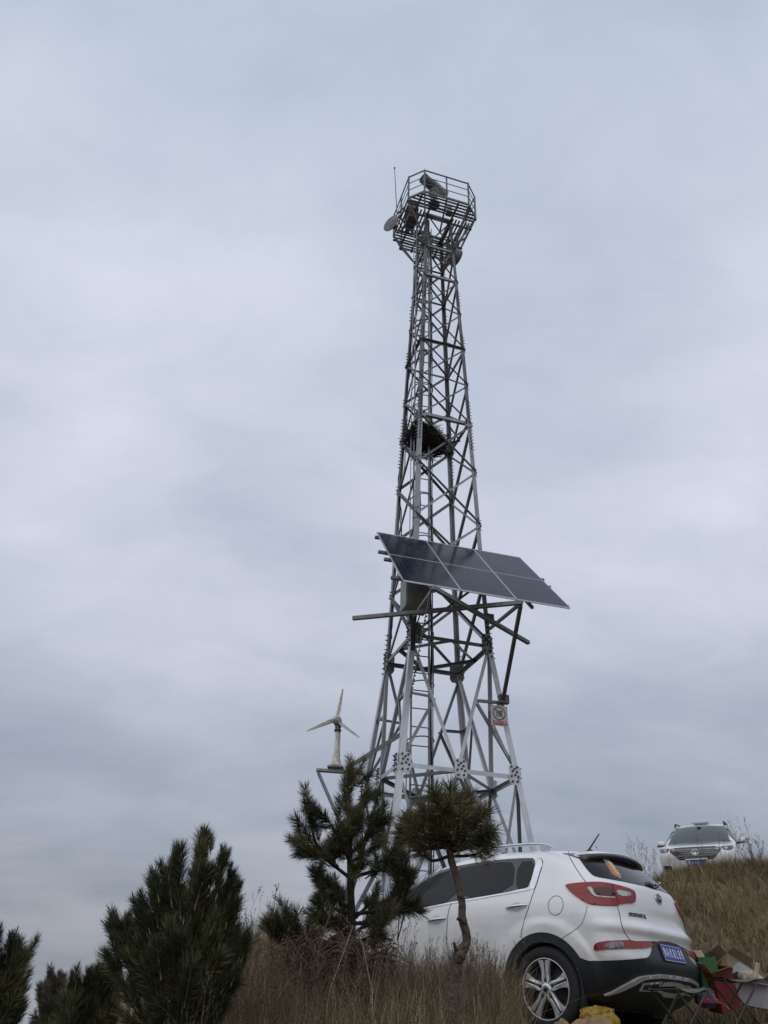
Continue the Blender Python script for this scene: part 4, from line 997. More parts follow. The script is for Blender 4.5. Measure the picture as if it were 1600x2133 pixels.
# platform ------------------------------------------------------------------
def pl(u, v, z):
    c, s = math.cos(TYAW), math.sin(TYAW); return Vector((TX + u*c - v*s, TY + u*s + v*c, z))
PZ, PW, PC = 23.10, 1.21, 0.42
OCT = [(-(PW-PC), -PW), (PW-PC, -PW), (PW, -(PW-PC)), (PW, PW-PC), (PW-PC, PW), (-(PW-PC), PW), (-PW, PW-PC), (-PW, -(PW-PC))]
def bar(mb, p, q, w=0.05, h=None):
    h = h or w; d = q-p; fm = frame(p, d, (0, 0, 1))
    mb.prism([(-h/2, -w/2), (h/2, -w/2), (h/2, w/2), (-h/2, w/2)], d.length, fm)
def oct_lim(v):
    return PW if abs(v) <= PW-PC else PW - (abs(v) - (PW-PC))
for k in range(8):      # edge channel of the deck
    a, b = OCT[k], OCT[(k+1) % 8]
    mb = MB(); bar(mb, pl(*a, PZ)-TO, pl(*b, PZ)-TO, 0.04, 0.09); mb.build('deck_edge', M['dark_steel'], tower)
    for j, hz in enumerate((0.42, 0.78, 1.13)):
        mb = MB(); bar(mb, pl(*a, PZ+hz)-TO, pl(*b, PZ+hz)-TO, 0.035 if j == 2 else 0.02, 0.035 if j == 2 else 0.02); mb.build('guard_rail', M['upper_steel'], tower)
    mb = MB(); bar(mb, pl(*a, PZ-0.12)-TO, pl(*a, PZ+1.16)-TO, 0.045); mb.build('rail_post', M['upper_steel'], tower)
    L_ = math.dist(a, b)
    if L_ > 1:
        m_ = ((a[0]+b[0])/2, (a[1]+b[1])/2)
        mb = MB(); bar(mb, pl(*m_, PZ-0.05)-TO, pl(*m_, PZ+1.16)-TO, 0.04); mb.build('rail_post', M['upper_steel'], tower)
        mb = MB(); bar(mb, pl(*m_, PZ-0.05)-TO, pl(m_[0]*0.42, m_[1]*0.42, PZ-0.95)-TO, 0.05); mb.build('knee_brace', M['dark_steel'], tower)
# deck slats: near and far strips run along u, side strips along v
v = -PW + 0.10
while v < PW - 0.02:
    if abs(v) > 0.55:
        lim = oct_lim(v) - 0.03
        mb = MB(); bar(mb, pl(-lim, v, PZ-0.02)-TO, pl(lim, v, PZ-0.02)-TO, 0.055, 0.025); mb.build('deck_slat', M['dark_steel'], tower)
    v += 0.115
u = -PW + 0.10
while u < PW - 0.02:
    if abs(u) > 0.50:
        mb = MB(); bar(mb, pl(u, -0.53, PZ-0.02)-TO, pl(u, 0.53, PZ-0.02)-TO, 0.055, 0.025); mb.build('deck_slat', M['dark_steel'], tower)
    u += 0.115
for s in (-1, 1):
    for q in (0.42, 0.85):
        mb = MB(); bar(mb, pl(s*q, -PW, PZ-0.09)-TO, pl(s*q, PW, PZ-0.09)-TO, 0.05, 0.09); mb.build('deck_joist', M['dark_steel'], tower)
        mb = MB(); bar(mb, pl(-PW, s*q, PZ-0.16)-TO, pl(PW, s*q, PZ-0.16)-TO, 0.05, 0.06); mb.build('deck_joist', M['dark_steel'], tower)
# upper bracket struts from the legs to the deck corners
for k in range(8):
    a = OCT[k]; li = [0, 1, 1, 2, 2, 3, 3, 0][k]
    mb = MB(); bar(mb, tpt(21.6, li)-TO, pl(a[0]*0.98, a[1]*0.98, PZ-0.08)-TO, 0.05); mb.build('knee_brace', M['dark_steel'], tower)

# ladder ---------------------------------------------------------------------
lad = empty('caged_ladder', at(875, 1500, 17.55).to_tuple()[:2] + (1.3,), label='thin steel ladder with open hoops climbing inside the lattice tower', cat='ladder')
LO = lad.location.copy(); LO.z = 1.3
lu = Vector((math.cos(TYAW-R(4)), math.sin(TYAW-R(4)), 0)); lv = Vector((-lu.y, lu.x, 0))
LZ1 = 22.9
for s in (-1, 1):
    mb = MB(); bar(mb, lu*0.21*s, lu*0.21*s + Vector((0, 0, LZ1-1.3)), 0.045 if s > 0 else 0.035, 0.03); mb.build('ladder_rail', M['steel'], lad)
rm = MB(); bar(rm, -lu*0.21, lu*0.21, 0.022); rme = rm.mesh('rung', M['steel'])
z = 0.4
while z < LZ1-1.4:
    o = link_mesh('rung', rme, lad); o.location = (0, 0, z); z += 0.42
hm = MB(); hm.tube([(-lu*0.21) + (lu*0.0) if k < 0 else (lu*(-0.30*math.cos(math.pi*k/10)) - lv*(0.42*math.sin(math.pi*k/10)) + Vector((0, 0, -0.0))) for k in range(11)], 0.016, 5)
hme = hm.mesh('hoop', M['steel'])
z = 2.6
while z < LZ1-1.6:
    o = link_mesh('cage_hoop', hme, lad); o.location = (0, 0, z); z += 1.26
for dx, dy in ((0.30, -0.02), (-0.30, -0.02)):
    mb = MB(); bar(mb, lu*dx + Vector((0, 0, 2.6)), lu*dx + Vector((0, 0, LZ1-1.7)), 0.02, 0.012); mb.build('cage_strap', M['steel'], lad)

# cables tied up the legs ------------------------------------------------------
rnd = random.Random(5)
cab = MB()
for (off, z0, z1, i) in ((0.10, 8.3, 22.5, 3), (0.16, 8.0, 21.5, 3), (0.13, 9, 22.8, 0)):
    pts = []
    z = z0
    while z < z1:
        p = tpt(z, i); c = Vector((TX, TY, z)); d = (c-p).normalized()
        pts.append(p + d*(off+0.06*math.sin(z*2.1+off*30)+rnd.uniform(-.02, .02)) + lu*0.04*math.sin(z*1.3)); z += 0.35
    cab.tube(pts, 0.014, 5)
tag(cab.build('tower_cable', M['cable']), 'black cables hanging loosely up the left legs of the lattice tower', 'cable')

mb = MB(); q = lad.location
for k_, (dx, r_) in enumerate(((0.27, 0.022), (0.315, 0.012), (0.235, 0.010))):
    pts = []; z = 1.2
    while z < 22.6:
        pts.append(Vector((q.x, q.y, z)) + lu*(dx + 0.012*math.sin(z*1.9+k_)) + lv*(0.03+0.01*math.sin(z*3+k_))); z += 0.45
    mb.tube(pts, r_, 6)
tag(mb.build('tower_cable', M['cable']), 'thick black cable bundle running straight up beside the ladder rail', 'cable')
# stick nest -------------------------------------------------------------------
nc = at(887, 919, 17.75); rnd = random.Random(11); nb = MB()
for k in range(1300):
    th = rnd.uniform(0, 2*math.pi); rr = math.sqrt(rnd.random()); zz = rnd.uniform(-1, 1)
    p = Vector((0.60*rr*math.cos(th)*math.sqrt(max(0, 1-zz*zz*0.7)), 0.55*rr*math.sin(th), 0.25*zz - 0.16*rr*math.cos(th)*0.8 + (0.10 if rr < .5 else 0)))
    a = th + math.pi/2 + rnd.gauss(0, 0.9); L_ = rnd.uniform(0.25, 0.62)
    d = Vector((math.cos(a), math.sin(a), rnd.gauss(-0.05, 0.30))).normalized()
    if rnd.random() < 0.07: d = (p.normalized() + Vector((0, 0, rnd.gauss(-.1, .7)))).normalized(); L_ *= 0.8
    nb.tube([p - d*L_/2, p + Vector((rnd.gauss(0, .015), rnd.gauss(0, .015), rnd.gauss(0, .015))), p + d*L_/2], [0.008, 0.010, 0.004], 3, smooth=False, cap=False)
nest = nb.build('bird_nest', M['nest'], None, recalc=False); nest.location = nc
tag(nest, 'big dark nest of sticks wedged inside the middle of the lattice tower', 'bird nest')

# solar array ------------------------------------------------------------------
K = 0.962
A0, A1, A2, A3 = [Vector(p)*K for p in ((-0.154, 17.0, 10.159), (3.547, 18.032, 10.159), (4.152, 15.863, 7.719), (0.45, 14.831, 7.719))]
su = (A1-A0).normalized(); sdn = (A3-A0).normalized(); sn = su.cross(sdn).normalized()
if sn.z < 0: sn = -sn
SW, SH = (A1-A0).length, (A3-A0).length
arr = empty('solar_array', A3, label='tilted array of three dark solar panels on steel beams at tower mid height', cat='solar panel')
def sp(a, b, h=0.0): return A0 + su*a + sdn*b + sn*h - A3
pw = (SW - 0.03)/3
for c in range(3):
    x0 = c*(pw+0.015)
    fr = MB()
    for (a0, b0, a1, b1) in ((x0, 0, x0+pw, 0), (x0, SH, x0+pw, SH), (x0, 0, x0, SH), (x0+pw, 0, x0+pw, SH)):
        bar(fr, sp(a0, b0, -0.01), sp(a1, b1, -0.01), 0.022, 0.035)
    f = fr.build('panel_frame', M['alu'], arr)
    for r_ in range(2):
        b0, b1 = 0.017 + r_*SH/2, SH/2 - 0.008 + r_*(SH/2 - 0.01)
        g = MB()
        q = [sp(x0+0.016, b0), sp(x0+pw-0.016, b0), sp(x0+pw-0.016, b1), sp(x0+0.016, b1)]
        g.add([p + sn*0.004 for p in q] + [p - sn*0.02 for p in q], [(0, 1, 2, 3), (4, 7, 6, 5), (0, 4, 5, 1), (1, 5, 6, 2), (2, 6, 7, 3), (3, 7, 4, 0)])
        gl = g.build('cell_glass', M['cell'], f)
        bb = MB()
        for j in range(1, 12):
            xx = x0 + pw*j/12
            w_ = 0.004 if j % 2 else 0.006
            qq = [sp(xx-w_/2, b0), sp(xx+w_/2, b0), sp(xx+w_/2, b1), sp(xx-w_/2, b1)]
            bb.add([p + sn*0.0062 for p in qq], [(0, 1, 2, 3)])
        for j in range(1, 10):
            yy = b0 + (b1-b0)*j/10
            qq = [sp(x0+0.016, yy-0.003), sp(x0+pw-0.016, yy-0.003), sp(x0+pw-0.016, yy+0.003), sp(x0+0.016, yy+0.003)]
            bb.add([p + sn*0.0054 for p in qq], [(0, 1, 2, 3)])
        bb.build('busbar', M['buslines'], f)
    mid = MB(); bar(mid, sp(x0, SH/2, 0.0), sp(x0+pw, SH/2, 0.0), 0.010, 0.013); mid.build('mid_bar', M['alu'], f)
for b_, e0, e1 in ((0.16, -0.06, 0.02), (1.28, -0.17, 0.18), (1.75, -0.12, 0.16), (2.90, -0.18, 0.12)):
    mb = MB(); bar(mb, sp(-0.0+e0, b_, -0.085), sp(SW+e1, b_, -0.085), 0.07, 0.06); mb.build('purlin', M['dark_steel'], arr)
for a_ in (0.7, SW-0.8):
    mb = MB(); bar(mb, sp(a_, 0.1, -0.15), sp(a_, SH-0.05, -0.15), 0.06, 0.06); mb.build('rafter', M['dark_steel'], arr)
def onz(px, py, z):
    d = CR*((px-800)/FPX) + CU*((1066.5-py)/FPX) - CB; return d*(z/d.z)
zb = A3.z - 0.12
b1a, b1b = onz(735, 1288, zb), onz(1087, 1255, zb)
b2a, b2b = onz(903, 1224, zb-0.08), onz(1101, 1339, zb-0.08)
for p, q in ((b1a, b1b), (b2a, b2b)):
    mb = MB(); bar(mb, p-A3, q-A3, 0.08, 0.08); mb.build('support_beam', M['grey_steel'], arr)
lb = tpt(6.05, 1)
mb = MB(); bar(mb, b1b-A3+Vector((-.02, .03, -.05)), lb + Vector((-0.02, -0.12, 0)) - A3, 0.075, 0.075); mb.build('strut', M['dark_steel'], arr)
mb = MB(); mb.box(lb-A3+Vector((0, -0.06, 0)), (0.22, 0.12, 0.20), rot=Matrix.Rotation(TYAW, 3, 'Z')); mb.build('clamp', M['dark_steel'], arr, bevel=0.01)
lb2 = tpt(8.0, 1)
mb = MB(); bar(mb, b1b-A3, lb2-A3+Vector((0, -.05, -.2)), 0.06); mb.build('strut', M['dark_steel'], arr)
mb = MB(); bar(mb, b2a-A3, at(862, 1285, 16.2)-A3, 0.045); mb.build('strut', M['steel'], arr)
mb = MB(); mb.box(tpt(8.1, 1)-A3+Vector((0, -0.05, 0)), (0.24, 0.10, 0.16), rot=Matrix.Rotation(TYAW, 3, 'Z')); mb.build('clamp', M['dark_steel'], arr, bevel=0.01)
pa, pb = b2a-A3 + Vector((-.05, 0, 0)), tpt(5.75, 0)-A3+Vector((0.1, -0.1, 0))
mb = MB(); bar(mb, pa, pb, 0.012, 0.05)
for k in range(26):
    c = pa.lerp(pb, (k+.5)/26); mb.box(c + Vector((0.02, -0.01, 0)), (0.035, 0.012, 0.035))
mb.build('perforated_strap', M['dark_steel'], arr)

# equipment cabinet ------------------------------------------------------------
c0 = at(864, 1272, 16.2)
cb = empty('equipment_cabinet', c0, (0, 0, TYAW), label='grey green steel equipment cabinet under the left end of the solar array', cat='cabinet')
b = MB().box((0, 0, 0.36), (0.56, 0.42, 0.72)); b.build('case', M['cabinet'], cb, bevel=0.012)
b = MB().box((0, -0.217, 0.37), (0.51, 0.014, 0.66)); d_ = b.build('cabinet_door', M['cabinet'], cb, bevel=0.006)
b = MB().box((0.18, -0.205, 0.36), (0.02, 0.02, 0.08)); b.build('handle', M['bolt'], d_)
b = MB().box((0.0, -0.02, 0.735), (0.56, 0.44, 0.03)); b.build('roof', M['cabinet'], cb, bevel=0.006)
b = MB()
for k, x in enumerate((-.10, -.03, .05, .12)): b.tube([(x, 0.02, 0.0), (x, 0.03, -0.12), (x*0.5, 0.08, -0.34), (x*.3, 0.12, -0.9)], 0.016, 6)
b.build('cable_tail', M['cable'], cb)
b = MB().box((0.0, 0.22, -0.10), (0.16, 0.16, 0.22)); b.build('bracket', M['dark_steel'], cb, bevel=0.01)

# wind turbine -------------------------------------------------------------------
wy = 17.35
w0 = at(699, 1598, wy)
wt = empty('wind_turbine', w0, label='small cream three bladed wind turbine on a bracket left of the tower', cat='wind turbine')
hub = at(702, 1501, wy) - w0
b = MB(); b.lathe([(0, 0), (0.17, 0), (0.165, 0.03), (0.10, 0.09), (0.062, 0.28), (0.052, 0.34), (0.050, hub.z-0.22), (0.0, hub.z-0.22)], 16); b.build('mast', M['turbine'], wt)
b = MB(); b.lathe([(0.0, 0), (0.075, 0), (0.08, 0.04), (0.055, 0.06), (0.07, 0.10), (0.07, 0.14), (0.0, 0.14)], 14, Matrix.Translation((0, 0, hub.z-0.24))); b.build('collar', M['bolt'], wt)
b = MB(); b.lathe([(0.0, 0.17), (0.05, 0.155), (0.085, 0.11), (0.10, 0.04), (0.10, -0.06), (0.085, -0.20), (0.05, -0.34), (0.0, -0.38)], 18, frame(hub, (-0.15, -1, 0.05))); b.build('nacelle', M['turbine'], wt)
for tip in ((714, 1435), (640, 1523), (749, 1536)):
    t_ = at(*tip, wy-0.08) - w0; c_ = hub + Vector((-0.01, -0.06, 0)); d = t_-c_; L_ = d.length; d.normalize()
    n = Vector((0.12, -1, 0)); n = (n - d*n.dot(d)).normalized(); wv = d.cross(n)
    V = []; st = [(0.05, 0.030, 0.02, 50), (0.16, 0.085, 0.018, 35), (0.30, 0.078, 0.013, 20), (0.6, 0.056, 0.008, 10), (1.0, 0.028, 0.004, 4)]
    for (f_, w_, th_, tw) in st:
        a_ = R(tw); wd = wv*math.cos(a_) + n*math.sin(a_); nd = n*math.cos(a_) - wv*math.sin(a_)
        c = c_ + d*(L_*f_)
        for (e, g) in ((-0.35, 0), (-0.1, 1), (0.65, 0), (-0.1, -1)): V.append(c + wd*w_*e*1.15 + nd*th_*g)
    F = [(i*4+j, i*4+(j+1) % 4, (i+1)*4+(j+1) % 4, (i+1)*4+j) for i in range(4) for j in range(4)] + [(3, 2, 1, 0), (16, 17, 18, 19)]
    MB().add(V, F).build('blade', M['turbine'], wt)
b = MB(); 
bar(b, at(659, 1604, wy)-w0, at(757, 1611, wy+0.1)-w0, 0.14, 0.05); b.build('bracket_arm', M['steel'], wt)
b = MB(); bar(b, at(663, 1609, wy)-w0, at(722, 1745, wy+0.25)-w0, 0.055); b.build('bracket_strut', M['steel'], wt)
b = MB(); p, q = at(722, 1601, wy-0.1)-w0, at(846, 1523, 16.55)-w0
bar(b, p, q, 0.02, 0.09); bar(b, p+Vector((0, .04, .04)), q+Vector((0, .04, .04)), 0.08, 0.012)
b.build('bracket_brace', M['dark_steel'], wt)
b = MB().box((0, 0, -0.012), (0.34, 0.30, 0.02)); b.build('base_plate', M['steel'], wt)
for k in range(6):
    a = k*math.pi/3 + .3; b = MB(); b.lathe([(0, 0.03), (0.011, 0.03), (0.011, 0.0), (0, 0)], 6, Matrix.Translation((0.135*math.cos(a), 0.135*math.sin(a), 0.028))); b.build('bolt', M['bolt'], wt)
hf = frame(hub, (-0.15, -1, 0.05))
b = MB(); b.lathe([(0.101, 0.045), (0.104, 0.04), (0.104, 0.028), (0.101, 0.023)], 18, hf, closed=True); b.build('spinner_joint', M['bolt'], wt)
b = MB(); b.prism([(0, 0), (0.05, 0.05), (0.05, 0.24), (0.0, 0.20)], 0.008, Matrix.Translation(hub + Vector((0.05, 0.30, -0.02))) @ Matrix.Rotation(R(90), 4, 'Y') @ Matrix.Rotation(R(-60), 4, 'Z')); b.build('tail_fin', M['turbine'], wt)
b = MB(); b.tube([(0.055, 0.0, hub.z-0.25), (0.062, 0.0, hub.z*0.5), (0.075, 0.0, 0.2), (0.12, 0.02, 0.02), (0.30, 0.05, -0.04)], 0.007, 5); b.build('power_cable', M['cable'], wt)

# no-climbing sign ------------------------------------------------------------------
sgc = at(1040, 1491, 16.98)
sg = empty('warning_sign', sgc, label='white no climbing sign with red circle and red text strip on right leg', cat='sign')
FM = frame((0, 0, 0), Vector((math.sin(TYAW), -math.cos(TYAW), 0)).normalized(), (math.cos(TYAW), math.sin(TYAW), 0))
sg.rotation_euler = FM.to_euler()
b = MB().box((0, 0, 0), (0.40, 0.45, 0.006)); b.build('plate', M['sign_white'], sg)
b = MB(); b.lathe([(0.132, 0), (0.150, 0), (0.150, 0.003), (0.132, 0.003)], 40, Matrix.Translation((0, 0.052, 0.0035)), closed=True)
bar(b, Vector((-0.095, 0.147, 0.0055)), Vector((0.095, -0.043, 0.0055)), 0.02, 0.002); b.build('prohibition_ring', M['sign_ring'], sg)
b = MB()
for x in (-0.055, 0.02): bar(b, Vector((x-0.01, -0.03, 0.008)), Vector((x+0.0, 0.10, 0.008)), 0.008, 0.002)
for y_ in (0.0, 0.03, 0.06, 0.09): bar(b, Vector((-0.06, y_, 0.0092)), Vector((0.022, y_, 0.0092)), 0.007, 0.0015)
b.lathe([(0, 0), (0.016, 0), (0.016, 0.002), (0, 0.002)], 12, Matrix.Translation((0.055, 0.11, 0.007)))
for p, q, w_ in (((0.05, 0.09), (0.045, 0.04), 0.026), ((0.045, 0.085), (0.0, 0.105), 0.012), ((0.045, 0.045), (0.01, 0.02), 0.013), ((0.047, 0.042), (0.055, -0.02), 0.013)):
    bar(b, Vector((*p, 0.0105)), Vector((*q, 0.0105)), w_, 0.002)
b.build('climber_pictogram', M['bolt'], sg)
b = MB().box((0.01, -0.158, 0.0045), (0.32, 0.095, 0.003)); s_ = b.build('text_strip', M['sign_red'], sg)
text_mesh('lettering', '禁止攀爬', 0.072, M['sign_white'], sg, Matrix.Translation((0.01, -0.155, 0.0066)), 0.0006)

# antennas on the head ----------------------------------------------------------------
def dish(px, py, Y, r, facing, label, lit):
    c = at(px, py, Y)
    e = empty('dish_antenna', c, label=label, cat='antenna')
    fm = frame((0, 0, 0), facing)
    b = MB(); b.lathe([(0, -0.10*r/.3), (r*.35, -0.085*r/.3), (r*.7, -0.045*r/.3), (r, 0.0), (r, 0.03), (r*.98, 0.03), (r*.7, -0.03*r/.3), (r*.35, -0.07*r/.3), (0, -0.085*r/.3)], 28, fm); b.build('reflector', lit, e)
    b = MB(); b.lathe([(r*.97, 0.028), (r*.7, 0.05), (r*.35, 0.062), (0, 0.066), (0, 0.06), (r*.97, 0.02)], 28, fm); rd_ = b.build('radome', lit, e)
    b = MB(); b.box((0, 0, 0.0665), (r*1.2, 0.012, 0.004), M=fm); b.box((0, 0, 0.0665), (0.012, r*1.2, 0.004), M=fm); b.build('seam', M['bolt'], rd_)
    b = MB(); b.box((0, 0, -0.16), (0.12, 0.14, 0.12), M=fm); b.build('mount', M['dark_steel'], e)
    return e, c
e1, c1 = dish(815, 466, 17.7, 0.31, tuple(CR*-0.64 + CU*0.40 + CB*0.66), 'grey dish antenna tilted upwards on the left edge of the tower platform', M['dish'])
e2, c2 = dish(951, 538, 18.0, 0.30, (0.72, 0.45, -0.05), 'dark drum antenna on the right side below the tower platform', M['dish'])
b = MB(); b.lathe([(0, -.22), (.29, -.22), (.30, 0.0), (0, 0.0)], 24, frame((0, 0, 0), (0.72, 0.45, -0.05))); b.build('shroud', M['dish'], e2)
b = MB(); bar(b, Vector((0, 0, 0)), tpt(21.9, 1)-c2, 0.06); b.build('mount_arm', M['dark_steel'], e2)
b = MB(); bar(b, Vector((0.05, 0, -.08)), pl(-PW, -0.35, PZ-0.1)-c1, 0.05); b.build('mount_arm', M['dark_steel'], e1)
p0 = at(827, 448, 17.6); wa = empty('whip_antenna', p0, label='tall thin whip antenna standing at the left of the tower platform', cat='antenna')
tp = at(822, 349, p0.y-0.05) - p0
b = MB(); b.tube([(0, 0, -0.1), tp*0.02, tp*0.98], [0.02, 0.016, 0.012], 8); b.build('rod', M['dark_steel'], wa)
b = MB(); b.lathe([(0, 0), (0.03, 0.0), (0.03, 0.05), (0, 0.06)], 8, Matrix.Translation(tp*0.98)); b.build('tip', M['bolt'], wa)
b = MB(); bar(b, Vector((0, 0, 0.05)), pl(-PW+.02, -0.45, PZ+.05)-p0, 0.04); b.build('mount_arm', M['dark_steel'], wa)
# pan-tilt camera drum on the deck
pc = pl(-0.30, -0.78, PZ+0.05); ct = empty('surveillance_camera', pc, (0, 0, TYAW), label='twin barrel surveillance camera on a pedestal inside the platform railing', cat='camera')
b = MB(); b.lathe([(0, 0), (.20, 0), (.20, .03), (.13, .06), (.12, .62), (.18, .66), (.18, .72), (0, .72)], 16); b.build('pedestal', M['cabinet'], ct)
b = MB(); b.box((0, 0, 0.84), (0.26, 0.24, 0.28)); b.build('yoke', M['black'], ct, bevel=0.03)
for x_, r_ in ((-0.30, 0.18), (0.34, 0.15)):
    fm = Matrix.Translation((x_*0.6, -0.1 if x_ < 0 else 0.05, 0.92+(.1 if x_ > 0 else 0))) @ frame((0, 0, 0), (-0.9, -0.45, -0.05))
    b = MB(); b.lathe([(0, .30), (r_*.8, .30), (r_, .34), (r_, .30), (r_, -.34), (0, -.36)], 20, fm); hh = b.build('camera_housing', M['turbine'] if x_ > 0 else M['dish'], ct)
    b = MB(); b.lathe([(0, 0.31), (r_*.75, .31), (r_*.75, .315), (0, .315)], 16, fm); b.build('lens', M['gloss'], hh)
bx = pl(-0.90, -0.22, PZ-0.30); eb = empty('junction_box', bx, (0, 0, TYAW), label='dark grey junction box on the left of the tower platform deck', cat='equipment box')
b = MB().box((0, 0, 0.30), (0.34, 0.50, 0.85)); b.build('case', M['dark_steel'], eb, bevel=0.02)
b = MB().box((-0.158, 0, 0.30), (0.016, 0.54, 0.54)); b.build('lid', M['dish'], eb, bevel=0.004)
bx = pl(0.30, -0.62, PZ-0.0); eb = empty('junction_box', bx, (0, 0, TYAW), label='small pale control box standing behind the right half of the platform railing', cat='equipment box')
b = MB().box((0, 0, 0.20), (0.20, 0.16, 0.40)); b.build('case', M['steel_light'], eb, bevel=0.01)
b = MB().box((0, -0.085, 0.20), (0.16, 0.012, 0.34)); b.build('lid', M['steel'], eb, bevel=0.004)
# ---------------------------------------------------------------- pines
def needle_tuft(seed, L, n, nl=0.105, w=0.0034, spread=1.0, m=None, bend=0.25):
    """one shoot: a short twig with needles standing round it, pointing forwards; local z is the shoot axis"""
    rg = np.random.default_rng(seed); V = []; F = []; T = []
    base_t = rg.uniform(0.15, 0.72)
    for k in range(n):
        t = rg.random()**0.85; a = rg.uniform(0, 2*math.pi)
        ang = R(rg.uniform(24, 62)) * (1.0 - 0.45*max(0, t-0.75)/0.25) * spread
        l = nl*rg.uniform(0.72, 1.12)*(0.88 + 0.12*t)
        r0 = Vector((math.cos(a), math.sin(a), 0)); d = r0*math.sin(ang) + Vector((0, 0, math.cos(ang)))
        p0 = Vector((0, 0, L*t)) + r0*0.006
        up = Vector((0, 0, 1)) if rg.random() < 0.7 else r0
        d2 = (d + up*bend*rg.uniform(0.2, 1.0)).normalized()
        p1 = p0 + d*l*0.55; p2 = p1 + d2*l*0.45
        s = d.cross(Vector((rg.normal(), rg.normal(), rg.normal()))).normalized()*w/2
        i = len(V); V += [p0-s, p0+s, p1-s*0.9, p1+s*0.9, p2]; F += [(i, i+1, i+3, i+2), (i+2, i+3, i+4)]
        tv = min(max(base_t + rg.normal()*0.16 - 0.15*(1-t), 0), 0.9)
        if rg.random() < 0.035: tv = 1.0
        T += [tv*0.7, tv*0.7, tv, tv, min(tv+0.12, 1)]
    mb = MB(); mb.add(V, F); mb.tube([(0, 0, -0.03), (0, 0, L*0.5), (0, 0, L)], [0.006, 0.005, 0.003], 5, smooth=True)
    T += [0.95]*(len(mb.v)-len(T))
    me = mb.mesh('needle_tuft', m or M['needle'])
    at_ = me.attributes.new('tint', 'FLOAT', 'POINT'); at_.data.foreach_set('value', T)
    return me
TUFT = [needle_tuft(100+k, 0.20+0.03*(k % 3), 250) for k in range(8)]
TUFT_FAR = [needle_tuft(200+k, 0.22, 190, nl=0.09, w=0.005, m=M['needle_far']) for k in range(4)]
TUFT_LONG = [needle_tuft(300+k, 0.12+0.02*(k % 3), 120, nl=0.158, w=0.0038, spread=1.22, bend=0.08, m=M['needle_olive']) for k in range(6)]

TUFT_UP = [needle_tuft(400+k, 0.17, 210, nl=0.088, spread=0.86) for k in range(5)]
def put_tuft(tree, p, d, scale, rnd, bank):
    o = link_mesh('needle_tuft', rnd.choice(bank), tree)
    q = Vector(d).normalized().to_track_quat('Z', 'Y') @ Quaternion((0, 0, 1), rnd.uniform(0, 6.28))
    o.rotation_mode = 'QUATERNION'; o.rotation_quaternion = q
    o.location = Vector(p) - tree.location; o.scale = (scale*rnd.uniform(0.9, 1.1), scale*rnd.uniform(0.9, 1.1), scale)
    return o
def smooth_line(P, n):
    """Catmull-Rom through points"""
    P = [Vector(p) for p in P]; out = []
    Q = [P[0]*2-P[1]] + P + [P[-1]*2-P[-2]]
    for i in range(1, len(Q)-2):
        for k in range(n):
            t = k/n; a, b, c, d = Q[i-1], Q[i], Q[i+1], Q[i+2]
            out.append(0.5*((2*b) + (c-a)*t + (2*a-5*b+4*c-d)*t*t + (3*b-a-3*c+d)*t*t*t))
    out.append(P[-1]); return out
def limb(tree, pts, r0, r1, name='branch', n=7, rough=0.0, m=None, rnd=None):
    L = smooth_line(pts, 5); k = len(L)
    rs = [r0 + (r1-r0)*i/(k-1) for i in range(k)]
    if rough and rnd: rs = [r*(1+rnd.uniform(-rough, rough)) for r in rs]
    mb = MB(); mb.tube([p - tree.location for p in L], rs, n)
    return mb.build(name, m or M['bark_dark'], tree, recalc=False), L
def brush(tree, L, rnd, t0=0.3, dens=0.075, scale=1.0, bank=None, jit=0.35, upb=0.25):
    """tufts along the outer part of a limb, each leaning forwards"""
    bank = bank or TUFT; k0 = int(len(L)*t0); acc = dens
    for i in range(k0, len(L)-1):
        seg = (L[i+1]-L[i]); acc += seg.length
        while acc >= dens:
            acc -= dens
            d = seg.normalized() + Vector((rnd.gauss(0, jit), rnd.gauss(0, jit), rnd.gauss(upb, jit)))
            put_tuft(tree, L[i] + Vector((rnd.gauss(0, .015), rnd.gauss(0, .015), rnd.gauss(0, .015))), d, scale*rnd.uniform(0.75, 1.1), rnd, bank)
    put_tuft(tree, L[-1]-(L[-1]-L[-2]).normalized()*0.10, (L[-1]-L[-2]), scale*1.05, rnd, bank)

def crop6(x, y): return (520+x*.3375, 1560+y*.3375)
